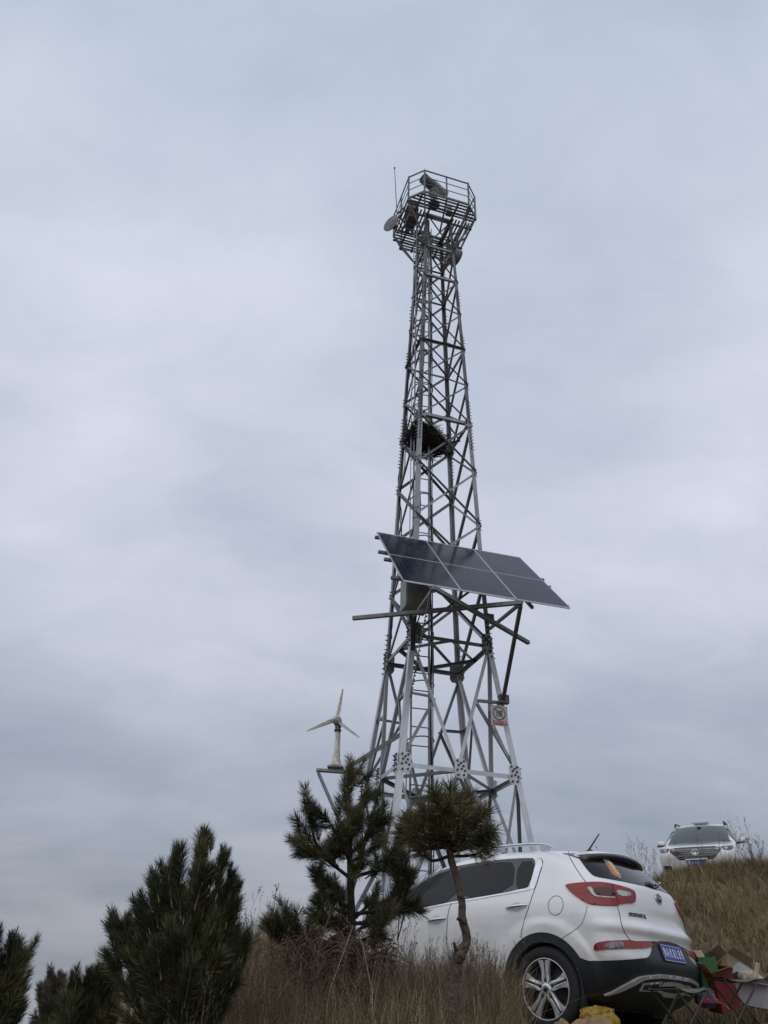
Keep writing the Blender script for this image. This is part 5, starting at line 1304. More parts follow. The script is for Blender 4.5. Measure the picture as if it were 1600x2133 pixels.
# --- middle pine with tiered branches
rnd = random.Random(21); Y3 = 6.5
def p3(x, y, dy=0.0): return at(*crop6(x, y), Y3+dy)
t3 = empty('pine_tree', p3(640, 1700), label='middle young pine with tiered branches before the left tower leg', cat='tree', group='young black pines on the bank')
_, LT = limb(t3, [p3(645, 1800), p3(640, 1400), p3(630, 1100), p3(622, 780), p3(612, 520), p3(610, 300), p3(620, 170)], 0.042, 0.010, 'trunk', 9, 0.08, M['bark_dark'], rnd)
brush(t3, LT, rnd, 0.60, 0.038, 0.86, upb=0.6, jit=0.5)
B3 = [([(625, 800), (520, 720), (420, 650), (365, 640)], 0.0), ([(480, 690), (400, 560), (385, 450), (372, 400)], -0.15), ([(440, 660), (350, 610), (335, 590)], .2),
      ([(612, 600), (540, 520), (480, 440), (440, 410)], -0.2), ([(615, 520), (660, 380), (700, 310), (720, 300)], 0.1),
      ([(625, 640), (700, 580), (770, 500), (815, 460)], -0.25), ([(625, 700), (720, 640), (780, 600), (800, 560)], 0.25),
      ([(630, 800), (740, 760), (860, 730), (900, 660)], -0.1), ([(640, 1020), (780, 1000), (920, 960), (960, 830), (950, 740)], -0.3), ([(860, 990), (930, 900), (900, 800), (890, 720)], 0.1),
      ([(645, 1080), (780, 1060), (880, 1000), (960, 980)], -0.1), ([(640, 1050), (720, 980), (760, 960)], 0.3),
      ([(632, 980), (560, 950), (490, 900), (430, 830), (425, 810)], -0.1), ([(632, 1010), (560, 1000), (470, 950), (450, 930)], 0.2), ([(560, 960), (540, 900), (520, 870)], -.3),
      ([(640, 1300), (480, 1320), (320, 1270), (225, 1190), (190, 1110)], -0.2), ([(340, 1290), (300, 1220), (285, 1150), (280, 1130)], 0.0), ([(250, 1220), (180, 1160), (155, 1110)], .1), ([(300, 1270), (220, 1200), (165, 1140)], -.15),
      ([(640, 1120), (540, 1110), (450, 1080), (425, 1060)], -0.3), ([(640, 1200), (740, 1160), (760, 1120)], -0.4), ([(640, 1250), (520, 1260), (400, 1200), (380, 1170)], -0.4),
      ([(618, 640), (570, 640), (520, 640), (500, 610)], 0.35), ([(620, 700), (600, 660), (560, 600), (550, 560)], -0.4), ([(625, 760), (680, 720), (690, 680)], -0.35), ([(612, 560), (650, 520), (660, 490)], -0.3),
      ([(640, 1150), (700, 1100), (800, 1080), (820, 1050)], 0.3), ([(640, 1180), (590, 1150), (560, 1100)], 0.3)]
for pts, dy in B3:
    n = len(pts); P = [p3(x, y, dy*k/(n-1)) for k, (x, y) in enumerate(pts)]
    _, L = limb(t3, P, 0.015, 0.005); brush(t3, L, rnd, 0.30, 0.054, 0.86, upb=0.30)
# --- bare-stemmed pine in front of the car
rnd = random.Random(22); Y4 = 5.5
def p4(x, y, dy=0.0): return at(*crop6(x, y), Y4+dy)
t4 = empty('pine_tree', p4(1225, 1800), label='crooked bare stemmed pine with mop crown standing before the white car', cat='tree', group='young black pines on the bank')
tr = [(1225, 1900), (1240, 1698), (1262, 1460), (1278, 1320), (1300, 1262), (1338, 1200), (1335, 1130), (1312, 1050), (1312, 960), (1300, 900), (1285, 820), (1262, 745), (1245, 690), (1232, 620), (1215, 540), (1200, 450)]
rr = [.060, .056, .050, .047, .046, .036, .033, .033, .030, .030, .031, .031, .030, .027, .020, .012]
L = smooth_line([p4(x, y) for x, y in tr], 4); rs = [rr[min(int(i/4), 15)]*(1-(i % 4)/4) + rr[min(int(i/4)+1, 15)]*((i % 4)/4) for i in range(len(L))]
mb = MB(); mb.tube([p - t4.location for p in L], [r*0.78*(1+rnd.uniform(-.07, .07)) for r in rs], 10)
for (x, y, r_) in ((1296, 1268, .040), (1315, 1056, .033), (1300, 905, .026), (1286, 1300, .034)):
    c = p4(x, y, -.02) - t4.location; mb.lathe([(0, -r_*.9), (r_*.8, -r_*.45), (r_, 0), (r_*.7, r_*.5), (0, r_*.9)], 8, Matrix.Translation(c) @ Matrix.Rotation(0.6, 4, 'Y'))
mb.build('trunk', M['bark'], t4, recalc=False)
for (a, b_, c) in (((1296, 1268), (1270, 1230), (1262, 1195)), ((1315, 1056), (1295, 1048), (1283, 1052))):
    limb(t4, [p4(*a, -.03), p4(*b_, -.05), p4(*c, -.07)], 0.013, 0.008, 'dead_stub')
for k in range(34):
    th = k*2.39996; up = 1 - (k+0.5)/34*1.30
    hr = math.sqrt(max(0, 1-up*up)) if up > 0 else math.sqrt(max(0, 1-(up*0.8)**2))
    d = Vector((math.cos(th)*hr*0.86, math.sin(th)*hr*0.75, up*0.95 if up > 0 else up*0.35))
    base = p4(1228, 620 - 60*rnd.random()); L_ = rnd.uniform(0.24, 0.39)
    if k % 4 == 0: L_ *= 0.55
    tip = p4(1218, 545) + d*L_*1.0
    mid = base.lerp(tip, 0.5) + Vector((0, 0, -0.03))
    _, L = limb(t4, [base, mid, tip], 0.010, 0.004, n=5); brush(t4, L, rnd, 0.62, 0.095, 0.72, TUFT_LONG, jit=0.24, upb=0.18)
for pts in ([(1235, 660), (1130, 690), (1070, 640), (1050, 620)], [(1240, 660), (1340, 660), (1420, 640), (1470, 600)], [(1230, 600), (1080, 520), (1000, 480), (975, 470)], [(1240, 640), (1380, 600), (1450, 560), (1470, 540)]):
    P = [p4(x, y, rnd.uniform(-.05, .05)) for x, y in pts]; _, L = limb(t4, P, 0.012, 0.005, n=5); brush(t4, L, rnd, 0.45, 0.09, 0.72, TUFT_LONG, jit=0.30, upb=0.2)

# --- bushy pines: shoots fill a rounded crown volume, all turned up and out
def bushy(label, trunk_px, hull, Y, depth, n, scale, bank, seed, tips=(), off=0.35):
    rnd = random.Random(seed)
    base = at(*trunk_px[0], Y)
    t = empty('pine_tree', base, label=label, cat='tree', group='young black pines on the bank')
    _, LT = limb(t, [at(x, y, Y) for x, y in trunk_px], 0.06*scale, 0.012, 'trunk', 9, 0.08, M['bark'], rnd)
    xs = [p[0] for p in hull]; ys = [p[1] for p in hull]; k = 0; tries = 0
    def tr_x(y):
        for (a, b) in zip(trunk_px, trunk_px[1:]):
            if min(a[1], b[1]) <= y <= max(a[1], b[1]): return a[0] + (b[0]-a[0])*(y-a[1])/(b[1]-a[1]+1e-6)
        return trunk_px[-1][0]
    def shoot(x, y, dy, sc, up=1.0):
        p = at(x, y, Y+dy); q = at(tr_x(y+70), min(y+85, trunk_px[0][1]), Y)
        d = (p-q).normalized() + Vector((0, 0, 0.75*up)); d.normalize()
        s0 = p - d*0.22*sc
        put_tuft(t, s0, d + Vector((rnd.gauss(0, .14), rnd.gauss(0, .14), rnd.gauss(0, .1))), sc, rnd, bank)
        if rnd.random() < 0.30:
            limb(t, [q, q.lerp(s0, 0.5) + Vector((0, 0, -.04)), s0], 0.012, 0.005, n=5)
        for _ in range(1):
            put_tuft(t, s0 - d*0.16*sc, d + Vector((rnd.gauss(0, .3), rnd.gauss(0, .3), rnd.gauss(0, .2))), sc, rnd, bank)
    for (x, y) in tips:
        shoot(x, y+10, rnd.uniform(-.08, .08), scale*0.95, 1.4)
        dy = rnd.uniform(-.08, .08); p = at(x, y+16, Y+dy); q = at(tr_x(y+140)*0.45 + x*0.55, y+150, Y+dy*.5)
        L = smooth_line([q, q.lerp(p, .5) + (p-q).cross(Vector((0, 1, 0))).normalized()*rnd.uniform(-.03, .03), p], 5)
        brush(t, L, rnd, 0.0, 0.045, scale*0.80, TUFT_UP if bank is TUFT else bank, jit=0.16, upb=0.5)
    while k < n and tries < n*40:
        tries += 1
        x, y = rnd.uniform(min(xs), max(xs)), rnd.uniform(min(ys), max(ys))
        if not inside((x, y), hull): continue
        shoot(x, y, rnd.uniform(-1, 1)*depth*(0.4+0.6*rnd.random()), scale*rnd.uniform(0.85, 1.15)); k += 1
    return t
def c5(L): return [(x*.35, 1650+y*.35) for x, y in L]
bushy('tall dense pine, highest of the bushy pines at lower left', c5([(1060, 2100), (1090, 1400), (1110, 900), (1170, 500), (1210, 280)]),
      c5([(1190, 330), (1290, 460), (1360, 560), (1380, 700), (1320, 840), (1250, 900), (1390, 930), (1360, 1050), (1260, 1120), (1310, 1200), (1330, 1500), (700, 1500), (760, 1230), (700, 1060), (700, 960), (760, 850), (880, 760), (870, 620), (930, 560), (1020, 500), (1040, 400), (1090, 420), (1150, 400)]),
      5.0, 0.30, 66, 0.82, TUFT, 31, c5([(1225, 200), (1200, 300), (1060, 300), (1320, 360), (1385, 460), (1410, 530), (1400, 640), (1390, 700), (890, 490), (985, 440), (830, 620), (700, 745), (650, 760), (650, 930), (770, 760), (1400, 820), (1450, 850), (1420, 960), (1400, 1040), (840, 700), (930, 560)]))
bushy('pine cut off by the left edge of the picture', c5([(-260, 2100), (-200, 1400), (-120, 1000), (-40, 850)]),
      c5([(-300, 840), (-30, 870), (50, 930), (110, 940), (120, 990), (60, 1080), (70, 1200), (110, 1320), (110, 1500), (-300, 1500)]),
      4.6, 0.30, 30, 0.72, TUFT, 32, c5([(-10, 800), (-60, 830), (70, 880), (100, 890), (140, 920), (150, 950), (95, 1080), (110, 1160), (125, 1220)]))
bushy('low bushy pine between the edge pine and the tall dense pine', c5([(480, 2000), (490, 1400), (500, 1200)]),
      c5([(420, 1180), (520, 1160), (560, 1230), (640, 1190), (680, 1250), (700, 1500), (200, 1500), (250, 1390), (330, 1400), (380, 1300)]),
      5.8, 0.30, 42, 0.78, TUFT, 33, c5([(470, 1080), (530, 1060), (420, 1110), (600, 1030), (575, 1060), (655, 1020), (670, 1060), (650, 1130), (400, 1170), (700, 1160)]))
bushy('small dull pine farther off behind the low bushy pine', c5([(340, 1900), (330, 1400), (310, 1200)]),
      c5([(290, 1110), (330, 1110), (380, 1180), (390, 1300), (330, 1330), (260, 1250), (250, 1200)]),
      8.5, 0.25, 20, 0.90, TUFT_FAR, 34, c5([(305, 1080), (370, 1110), (255, 1165), (260, 1250), (345, 1150)]))

# ---------------------------------------------------------------- dead vine heap under the middle pine
rnd = random.Random(41); hp = p3(560, 1250, -0.35); mb = MB(); TT = []
for k in range(620):
    a = rnd.uniform(0, 6.28); r_ = math.sqrt(rnd.random())
    c = Vector((0.40*r_*math.cos(a), 0.34*r_*math.sin(a), rnd.uniform(-0.55, 0.16)*(1.15-r_)))
    a2 = rnd.uniform(0, 6.28); l = rnd.uniform(0.08, 0.30); d = Vector((math.cos(a2), math.sin(a2), rnd.gauss(0, .55))).normalized(); up = Vector((rnd.gauss(0, .3), rnd.gauss(0, .3), rnd.uniform(.2, 1)))
    mb.tube([c-d*l/2, c-d*l*.15+up*l*.16, c+d*l*.2+up*l*.15, c+d*l/2-up*l*.1], [0.0022, 0.003, 0.003, 0.0016], 3, smooth=False, cap=False)
vh = mb.build('dead_vine_heap', M['twig'], None, recalc=False); vh.location = hp
tag(vh, 'tangled heap of dead brown vines smothering the foot of the middle pine', 'dead vines')
# bare shrub between the pines and the car
mb = MB(); b0 = at(738, 1960, 7.3)
def fork(p, d, l, r_, lev, rnd):
    q = p + d*l*0.5 + Vector((rnd.gauss(0, .01), rnd.gauss(0, .01), 0)); e = p + d*l
    mb.tube([p-b0, q-b0, e-b0], [r_, r_*.85, r_*.65], 4, cap=False)
    if lev:
        for _ in range(rnd.choice((2, 3))):
            fork(p.lerp(e, rnd.uniform(.45, 1)), (d + Vector((rnd.gauss(0, .35), rnd.gauss(0, .35), rnd.gauss(.1, .2)))).normalized(), l*rnd.uniform(.55, .8), r_*.62, lev-1, rnd)
for (x, y) in ((850, 1830), (862, 1790), (832, 1800), (870, 1850)): fork(at(828, 1960, 7.3), (at(x, y, 7.3)-at(828, 1960, 7.3)).normalized(), 0.34, 0.006, 3, rnd)
o = mb.build('bare_shrub', M['bark_dark'], None, recalc=False); o.location = b0
tag(o, 'leafless thin shrub between the middle pine and the bonnet of the crossover', 'shrub')
# ---------------------------------------------------------------- dry grass and weeds
def blades(name, X, Y, H, W, lean, mname, seed, label, curve=0.35, tint=None, mode='grass'):
    rg = np.random.default_rng(seed); n = len(X); Z = ground(X, Y) - 0.02
    a = rg.uniform(0, 2*np.pi, n); la = rg.normal(0, 1, (n, 2))*lean*H[:, None]
    la[:, 0] += 0.06*H
    fa = a; side = np.stack([np.cos(fa), np.sin(fa), np.zeros(n)], 1)
    base = np.stack([X, Y, Z], 1)
    V = np.zeros((n, 7, 3)); ts = [0, 0.40, 0.75, 1.0]
    for k, t in enumerate(ts):
        c = base.copy(); c[:, :2] += la*(t**1.7)*(1); c[:, 2] += H*(t - curve*np.minimum(np.hypot(la[:, 0], la[:, 1])/H, 1)*t*t)
        w = W*(1 - 0.75*t)
        if k < 3: V[:, 2*k] = c - side*w[:, None]/2; V[:, 2*k+1] = c + side*w[:, None]/2
        else: V[:, 6] = c
    idx = (np.arange(n)*7)[:, None]
    q = np.array([0, 1, 3, 2, 2, 3, 5, 4]); tri = np.array([4, 5, 6])
    loops = np.concatenate([idx+q[None], idx+tri[None]], 1).astype(np.int32).ravel()
    starts = (np.arange(n)[:, None]*11 + np.array([0, 4, 8])[None]).astype(np.int32).ravel()
    tot = np.tile(np.array([4, 4, 3], np.int32), n)
    me = bpy.data.meshes.new(name); me.vertices.add(n*7); me.loops.add(n*11); me.polygons.add(n*3)
    me.vertices.foreach_set('co', V.reshape(-1).astype(np.float32)); me.loops.foreach_set('vertex_index', loops)
    me.polygons.foreach_set('loop_start', starts); me.polygons.foreach_set('loop_total', tot)
    me.update(calc_edges=True); me.validate()
    tv = tint if tint is not None else np.clip(rg.normal(0.42, 0.24, n), 0, 1)
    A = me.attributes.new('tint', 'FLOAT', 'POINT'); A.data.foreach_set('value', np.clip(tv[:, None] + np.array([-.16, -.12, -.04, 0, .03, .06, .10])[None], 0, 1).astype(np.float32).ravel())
    o = link_mesh(name, me, None, M[mname]); tag(o, label, 'grass', kind='stuff'); return o
def scatter(n, x0, x1, y0, y1, dens, seed, clump=0.6):
    rg = np.random.default_rng(seed); X = []; Y = []
    m = n*3; x = rg.uniform(x0, x1, m); y = rg.uniform(y0, y1, m)
    keep = rg.random(m) < dens(x, y); x, y = x[keep], y[keep]
    # pull towards clump centres
    cx_, cy_ = np.round(x/0.16 + rg.normal(0, .25, len(x)))*0.16, np.round(y/0.16 + rg.normal(0, .25, len(x)))*0.16
    h1 = np.sin(cx_*127.1 + cy_*311.7)*43758.5; h2 = np.sin(cx_*269.5 + cy_*183.3)*43758.5
    cx_ = cx_ + (h1-np.floor(h1)-.5)*.14; cy_ = cy_ + (h2-np.floor(h2)-.5)*.14
    x = x + (cx_-x)*clump; y = y + (cy_-y)*clump
    return x[:n], y[:n]
def patchy(x, y, f=1.0, ph=0.0):
    return 0.5 + 0.28*np.sin(x*2.1*f+ph)*np.cos(y*1.7*f-ph) + 0.22*np.sin(x*5.3*f+y*4.1*f+ph)
rg = np.random.default_rng(7)
# the car stands here: nothing grows under it (axis along the car)
cpos = np.array([2.916, 8.617]); cdir = np.array([math.cos(R(137.37)), math.sin(R(137.37))]); cl_ = np.array([-cdir[1], cdir[0]])
def under_car(x, y, m=0.0):
    u = (x-cpos[0])*cdir[0] + (y-cpos[1])*cdir[1]; v = (x-cpos[0])*cl_[0] + (y-cpos[1])*cl_[1]
    return (u > -0.15-m) & (u < 4.6) & (np.abs(v) < 0.90+m)
def fore(x, y):
    # right boundary: the line of sight to the back wheel
    rb = 0.135*y - 0.02 + 0.12*np.sin(y*3)
    d = 1 - ss(rb-0.15, rb+0.25, x)
    d = d*(1-under_car(x, y, 0.04))
    return d*ss(2.4, 3.4, y)*ss(-0.235, -0.175, x/np.maximum(y, .1))
# short dense underlayer
X, Y = scatter(38000, -3.4, 2.0, 2.4, 9.6, fore, 1, 0.5)
H = (0.22+0.26*rg.random(len(X)))*(0.75+0.5*patchy(X, Y))*(1+0.45*ss(5.6, 7.2, Y))
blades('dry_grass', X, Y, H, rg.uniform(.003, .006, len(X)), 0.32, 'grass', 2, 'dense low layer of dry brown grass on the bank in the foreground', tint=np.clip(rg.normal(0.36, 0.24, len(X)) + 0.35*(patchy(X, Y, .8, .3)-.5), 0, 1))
X, Y = scatter(15000, -3.0, 1.7, 2.6, 9.2, fore, 3, 0.75)
H = (0.42+0.40*rg.random(len(X))**1.5)*(0.62+0.62*patchy(X, Y, 1.4, 1.0))*(0.80 - 0.06*ss(-0.02, -0.12, X/Y))
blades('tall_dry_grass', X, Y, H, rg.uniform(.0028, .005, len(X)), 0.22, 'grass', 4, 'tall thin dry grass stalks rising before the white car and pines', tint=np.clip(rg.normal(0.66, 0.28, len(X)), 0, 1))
# mound
def moundd(x, y):
    m = ss(2.6, 3.6, x - 0.12*(y-14))*ss(9.9, 10.6, y)
    car_ = (np.abs(x-8.9) < 1.3) & (y > 20.2)
    return m*(1-car_)*(1-0.6*ss(17, 20, y))
X, Y = scatter(90000, 2.6, 12.5, 9.9, 19.0, moundd, 5, 0.55)
H = (0.12+0.20*rg.random(len(X))**1.3)*(0.45+1.15*patchy(X, Y, 1.3, 2.0))
pt = patchy(X, Y, 0.55, 0.7)
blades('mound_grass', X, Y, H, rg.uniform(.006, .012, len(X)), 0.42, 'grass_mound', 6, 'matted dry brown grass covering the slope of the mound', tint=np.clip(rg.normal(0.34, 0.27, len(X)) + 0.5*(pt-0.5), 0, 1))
X, Y = scatter(9000, 3.0, 12.5, 10.2, 18.5, moundd, 8, 0.8)
H = (0.20+0.26*rg.random(len(X)))*(1-0.45*ss(15.4, 16.6, Y))
blades('mound_grass', X, Y, H, rg.uniform(.004, .008, len(X)), 0.35, 'grass_mound', 9, 'longer pale grass stems standing out of the mound slope', tint=np.clip(rg.normal(0.72, 0.18, len(X)), 0, 1))
# rough grass behind the car and round the tower foot
X, Y = scatter(26000, -3.5, 4.5, 9.5, 22.0, lambda x, y: (1-under_car(x, y, 0.1))*ss(-3.2, -2.0, x), 10, 0.6)
H = (0.20+0.28*rg.random(len(X)))
blades('field_grass', X, Y, H, rg.uniform(.006, .011, len(X)), 0.32, 'grass_mound', 12, 'dry grass on the level ground round the foot of the tower')
# sparse litter on the pull-in
X, Y = scatter(5200, 1.2, 7.0, 5.0, 10.4, lambda x, y: ss(0.75, 0.3, patchy(x, y, 1.6))*ss(0.135*y-.1, 0.135*y+.3, x), 13, 0.8)
H = (0.03+0.07*rg.random(len(X)))
blades('straw_litter', X, Y, H, rg.uniform(.003, .006, len(X)), 0.9, 'grass', 14, 'sparse straw lying on the bare earth behind the crossover')

# weeds: branched stalks with little seed heads
def weed_mesh(seed, h, nb, seeds=True):
    rnd = random.Random(seed); mb = MB(); T = []
    def seg(P, r_, t):
        n0 = len(mb.v); mb.tube(P, r_, 3, smooth=False, cap=False); T.extend([t]*(len(mb.v)-n0))
    x = y = 0; P = [Vector((0, 0, -0.03))]
    for k in range(1, 7):
        x += rnd.gauss(0, .018)*h*1.6; y += rnd.gauss(0, .018)*h*1.6; P.append(Vector((x, y, h*k/6)))
    tv = rnd.uniform(.15, .7)
    seg(P, [0.0034*(1-k/9) for k in range(7)], tv)
    for b in range(nb):
        t = rnd.uniform(0.35, 0.98); i = min(int(t*6), 5); p = P[i].lerp(P[i+1], t*6-i)
        a = rnd.uniform(0, 6.28); el = R(rnd.uniform(35, 68)); l = h*rnd.uniform(.10, .26)*(1.25-t)
        d = Vector((math.cos(a)*math.cos(el), math.sin(a)*math.cos(el), math.sin(el)))
        q = p + d*l*.6; e = p + d*l + Vector((0, 0, l*.15))
        seg([p, q, e], [0.0018, 0.0015, 0.0010], tv)
        if seeds:
            for s in range(rnd.randint(3, 7)):
                c = p.lerp(e, rnd.uniform(.35, 1.05)) + Vector((rnd.gauss(0, .008), rnd.gauss(0, .008), rnd.gauss(0, .008))); r_ = rnd.uniform(.0028, .0052)
                n0 = len(mb.v); mb.add([c+Vector((0, 0, r_*1.5)), c+Vector((r_, 0, 0)), c+Vector((-r_*.5, r_*.9, 0)), c+Vector((-r_*.5, -r_*.9, 0)), c-Vector((0, 0, r_))], [(0, 1, 2), (0, 2, 3), (0, 3, 1), (4, 2, 1), (4, 3, 2), (4, 1, 3)])
                T.extend([max(tv-.2, 0)]*5)
    return mb, T
def weed_field(name, pts, seed, label, hs, nb=(8, 16), protos=14, m='weed'):
    """many stalks, one object"""
    rnd = random.Random(seed); pr = [weed_mesh(seed*50+k, 1.0, rnd.randint(*nb)) for k in range(protos)]
    pv = [(np.array(a.v), [np.array(f) for f in a.f], np.array(T)) for a, T in pr]
    Vs = []; Fs = []; Ts = []; k = 0
    for (x, y), h in zip(pts, hs):
        V, F, T = rnd.choice(pv); a = rnd.uniform(0, 6.28); c, s = math.cos(a), math.sin(a)
        W = V*np.array([h*.9, h*.9, h]); W = np.stack([W[:, 0]*c - W[:, 1]*s + x + W[:, 2]*0.05, W[:, 0]*s + W[:, 1]*c + y, W[:, 2] + gz(x, y)], 1)
        Vs.append(W); Fs += [tuple(f+k) for f in F]; Ts.append(np.clip(T + rnd.uniform(-.2, .25), 0, 1)); k += len(V)
    me = bpy.data.meshes.new(name); me.from_pydata(np.concatenate(Vs).tolist(), [], [tuple(int(i) for i in f) for f in Fs])
    A = me.attributes.new('tint', 'FLOAT', 'POINT'); A.data.foreach_set('value', np.concatenate(Ts).astype(np.float32))
    o = link_mesh(name, me, None, M[m]); tag(o, label, 'weeds', kind='stuff'); return o
X, Y = scatter(520, -2.9, 1.35, 4.2, 8.8, fore, 20, 0.35)
P = list(zip(X.tolist(), Y.tolist())); r2 = random.Random(9)
weed_field('dry_weeds', P, 3, 'brown branching weeds with seed heads mixed into the foreground grass', [r2.uniform(.50, .92)*(0.80 if x > .2 else 1.0) for x, y in P])
# brush along the left edge of the bank and in front of the back wheel
P = [(-0.155*y - 0.2 + r2.uniform(0, .75), y) for y in [r2.uniform(4.8, 9.0) for _ in range(70)]]
weed_field('dry_weeds', P, 4, 'seedy weeds against the sky between the tall dense pine and middle pine', [r2.uniform(.48, .82) for _ in P])
P = [(0.118*y + r2.uniform(-.22, .14), y) for y in [r2.uniform(5.6, 7.6) for _ in range(75)]]
weed_field('dry_weeds', P, 5, 'dark brown weeds standing before the back wheel of the crossover', [r2.uniform(.40, .72) for _ in P], m='weed')
P = [(5.2 + r2.uniform(0, 5.5)*1.0, 15.8 + r2.uniform(0, 1.6)) for _ in range(120)]
weed_field('crest_weeds', P, 6, 'thin grey brown weeds along the crest of the mound', [r2.uniform(.35, .75) + (0.45 if x > 7.0 else 0)*r2.random() for x, y in P])
P = [(3.9 + r2.uniform(0, 6.5), r2.uniform(11.0, 15.5)) for _ in range(110)]
weed_field('slope_weeds', P, 8, 'scattered brown weeds standing on the slope of the mound', [r2.uniform(.22, .5) for _ in P])
# two weed plants that stand out against the sky left of the car on the mound, and one at its right
for (px, Yd, top, n_, lab) in ((1318, 15.4, 1738, 9, 'tall seedy weed clump against the sky left of the car on the mound'), (1575, 15.2, 1738, 10, 'tall bare weed clump against the sky at the right picture edge')):
    bse = at(px, 1800, Yd); gx_, gy_ = bse.x, bse.y; g0 = gz(gx_, gy_); hh = at(px, top, Yd).z - g0
    mb = MB(); TT = []
    for k in range(n_):
        a, T = weed_mesh(900+k+px, hh*r2.uniform(.75, 1.0), 16); ox, oy = r2.gauss(0, .13), r2.gauss(0, .13); lx = r2.gauss(0, .12)
        mb.add([(v[0]+ox+lx*v[2], v[1]+oy, v[2]) for v in a.v], a.f); TT += [max(t-.1, 0) for t in T]
    me = mb.mesh('weed_plant', M['weed']); A = me.attributes.new('tint', 'FLOAT', 'POINT'); A.data.foreach_set('value', TT)
    o = link_mesh('weed_plant', me); o.location = (gx_, gy_, g0); tag(o, lab, 'weed')
# long pale grass stems arching before the vine heap
for pts, lab in (([crop6(480, 1580), crop6(540, 1370), crop6(600, 1200), crop6(640, 1090)], 'long pale grass stem leaning right before the dead vine heap'), ([crop6(760, 1560), crop6(735, 1400), crop6(700, 1220), crop6(660, 1120)], 'long pale grass stem leaning left before the dead vine heap')):
    P = [at(x, y, 5.2) for x, y in pts]; g0 = P[0]; P = [Vector((P[0].x, P[0].y, gz(P[0].x, P[0].y)))] + P
    mb = MB(); mb.tube([p-g0 for p in smooth_line(P, 4)], 0.0026, 4, cap=False); o = mb.build('grass_stem', M['straw'], None, recalc=False); o.location = g0
    tag(o, lab, 'grass stem')
# ---------------------------------------------------------------- picnic things behind the car
def stool(px, py, Yd, yaw, w, d, h, label):
    c = at(px, py, Yd); g = gz(c.x, c.y); o = empty('folding_stool', (c.x, c.y, g), (0, 0, yaw), label=label, cat='stool', group='folding canvas stools behind the crossover')
    h = c.z - g if h is None else h
    for s in (-1, 1):
        for (x0, x1) in ((-w*.5, w*.5), (w*.5, -w*.5)):
            b = MB(); yy = s*d/2*(1 if x0 < 0 else .92); b.tube([(x0, yy, 0.012), (x1*0.92, yy, h-0.02)], 0.0095, 8); b.build('leg', M['stool_metal'], o)
    for x0 in (-w*.5, w*.5):
        b = MB(); b.tube([(x0, -d/2-.015, 0.012), (x0, d/2+.015, 0.012)], 0.0095, 8); b.build('foot_bar', M['stool_metal'], o)
        b = MB(); b.tube([(x0*.92, -d/2-.015, h-.015), (x0*.92, d/2+.015, h-.015)], 0.0095, 8); b.build('seat_bar', M['stool_metal'], o)
    V = []; F = []; nx_, ny_ = 8, 6
    for j in range(ny_+1):
        for i in range(nx_+1):
            u, v = i/nx_, j/ny_; V.append(((u-.5)*w*.98, (v-.5)*d*.98, h+0.002-0.035*math.sin(math.pi*u)*(0.7+.3*math.cos(v*9))))
    for j in range(ny_):
        for i in range(nx_): F.append((j*(nx_+1)+i, j*(nx_+1)+i+1, (j+1)*(nx_+1)+i+1, (j+1)*(nx_+1)+i))
    k = len(V); V += [(x, y, z-0.006) for x, y, z in V]; F += [tuple(i+k for i in reversed(f)) for f in F]
    b = MB(); b.add(V, F, None, True); b.build('seat', M['stool_seat'], o, recalc=False)
    return o
stool(1412, 2058, 7.15, R(28), 0.34, 0.27, None, 'nearer folding stool right under the tail of the crossover')
stool(1527, 2038, 8.6, R(8), 0.36, 0.27, None, 'farther folding stool beside the red and white boxes')

def carton(px, py, Yd, dims, rot, m, label, name='cardboard_box', flaps=(), fm=None, dz=0.0):
    c = at(px, py, Yd); o = empty(name, c, rot, label=label, cat='box'); w, d, h = dims; t = 0.006
    for nm, cc, dd in (('side', (0, -d/2, 0), (w, t, h)), ('side', (0, d/2, 0), (w, t, h)), ('side', (-w/2, 0, 0), (t, d-t, h)), ('side', (w/2, 0, 0), (t, d-t, h)), ('base', (0, 0, -h/2+t/2), (w-t, d-t, t))):
        MB().box(cc, dd).build(nm, m, o)
    for (edge, ang, ln) in flaps:
        b = MB(); a = R(ang)
        if edge in 'ns':
            s = 1 if edge == 'n' else -1
            b.box((0, 0, ln/2), (w*.97, t, ln), M=Matrix.Translation((0, s*d/2, h/2)) @ Matrix.Rotation(-s*a, 4, 'X'))
        else:
            s = 1 if edge == 'e' else -1
            b.box((0, 0, ln/2), (t, d*.97, ln), M=Matrix.Translation((s*w/2, 0, h/2)) @ Matrix.Rotation(s*a, 4, 'Y'))
        b.build('flap', fm or M['cardboard'], o)
    return o
carton(1500, 2060, 9.3, (0.25, 0.18, 0.36), (R(8), R(-16), R(20)), M['red_box'], 'tall red carton leaning behind the farther stool', flaps=(('s', 70, .10), ('w', 30, .12)), name='red_carton')
carton(1470, 2034, 9.35, (0.20, 0.18, 0.34), (R(0), R(-4), R(12)), M['green_box'], 'green carton with brown flaps standing beside the tail of the crossover', flaps=(('n', 30, .08), ('w', 20, .06)), fm=M['cardboard_pale'], name='green_carton')
carton(1482, 2006, 9.9, (0.20, 0.16, 0.13), (R(30), R(-22), R(28)), M['cardboard'], 'open brown carton tipped on top of the red and green cartons', flaps=(('e', 40, .09), ('n', 20, .09)))
carton(1530, 2018, 9.8, (0.26, 0.14, 0.15), (R(-24), R(26), R(10)), M['cardboard'], 'brown carton lying tilted right of the red carton', flaps=(('w', 60, .11), ('s', 70, .10)), fm=M['cardboard'])
carton(1549, 2026, 9.4, (0.17, 0.10, 0.10), (R(-10), R(28), R(6)), M['white_box'], 'small lilac white box perched before the tilted brown carton', name='white_carton')
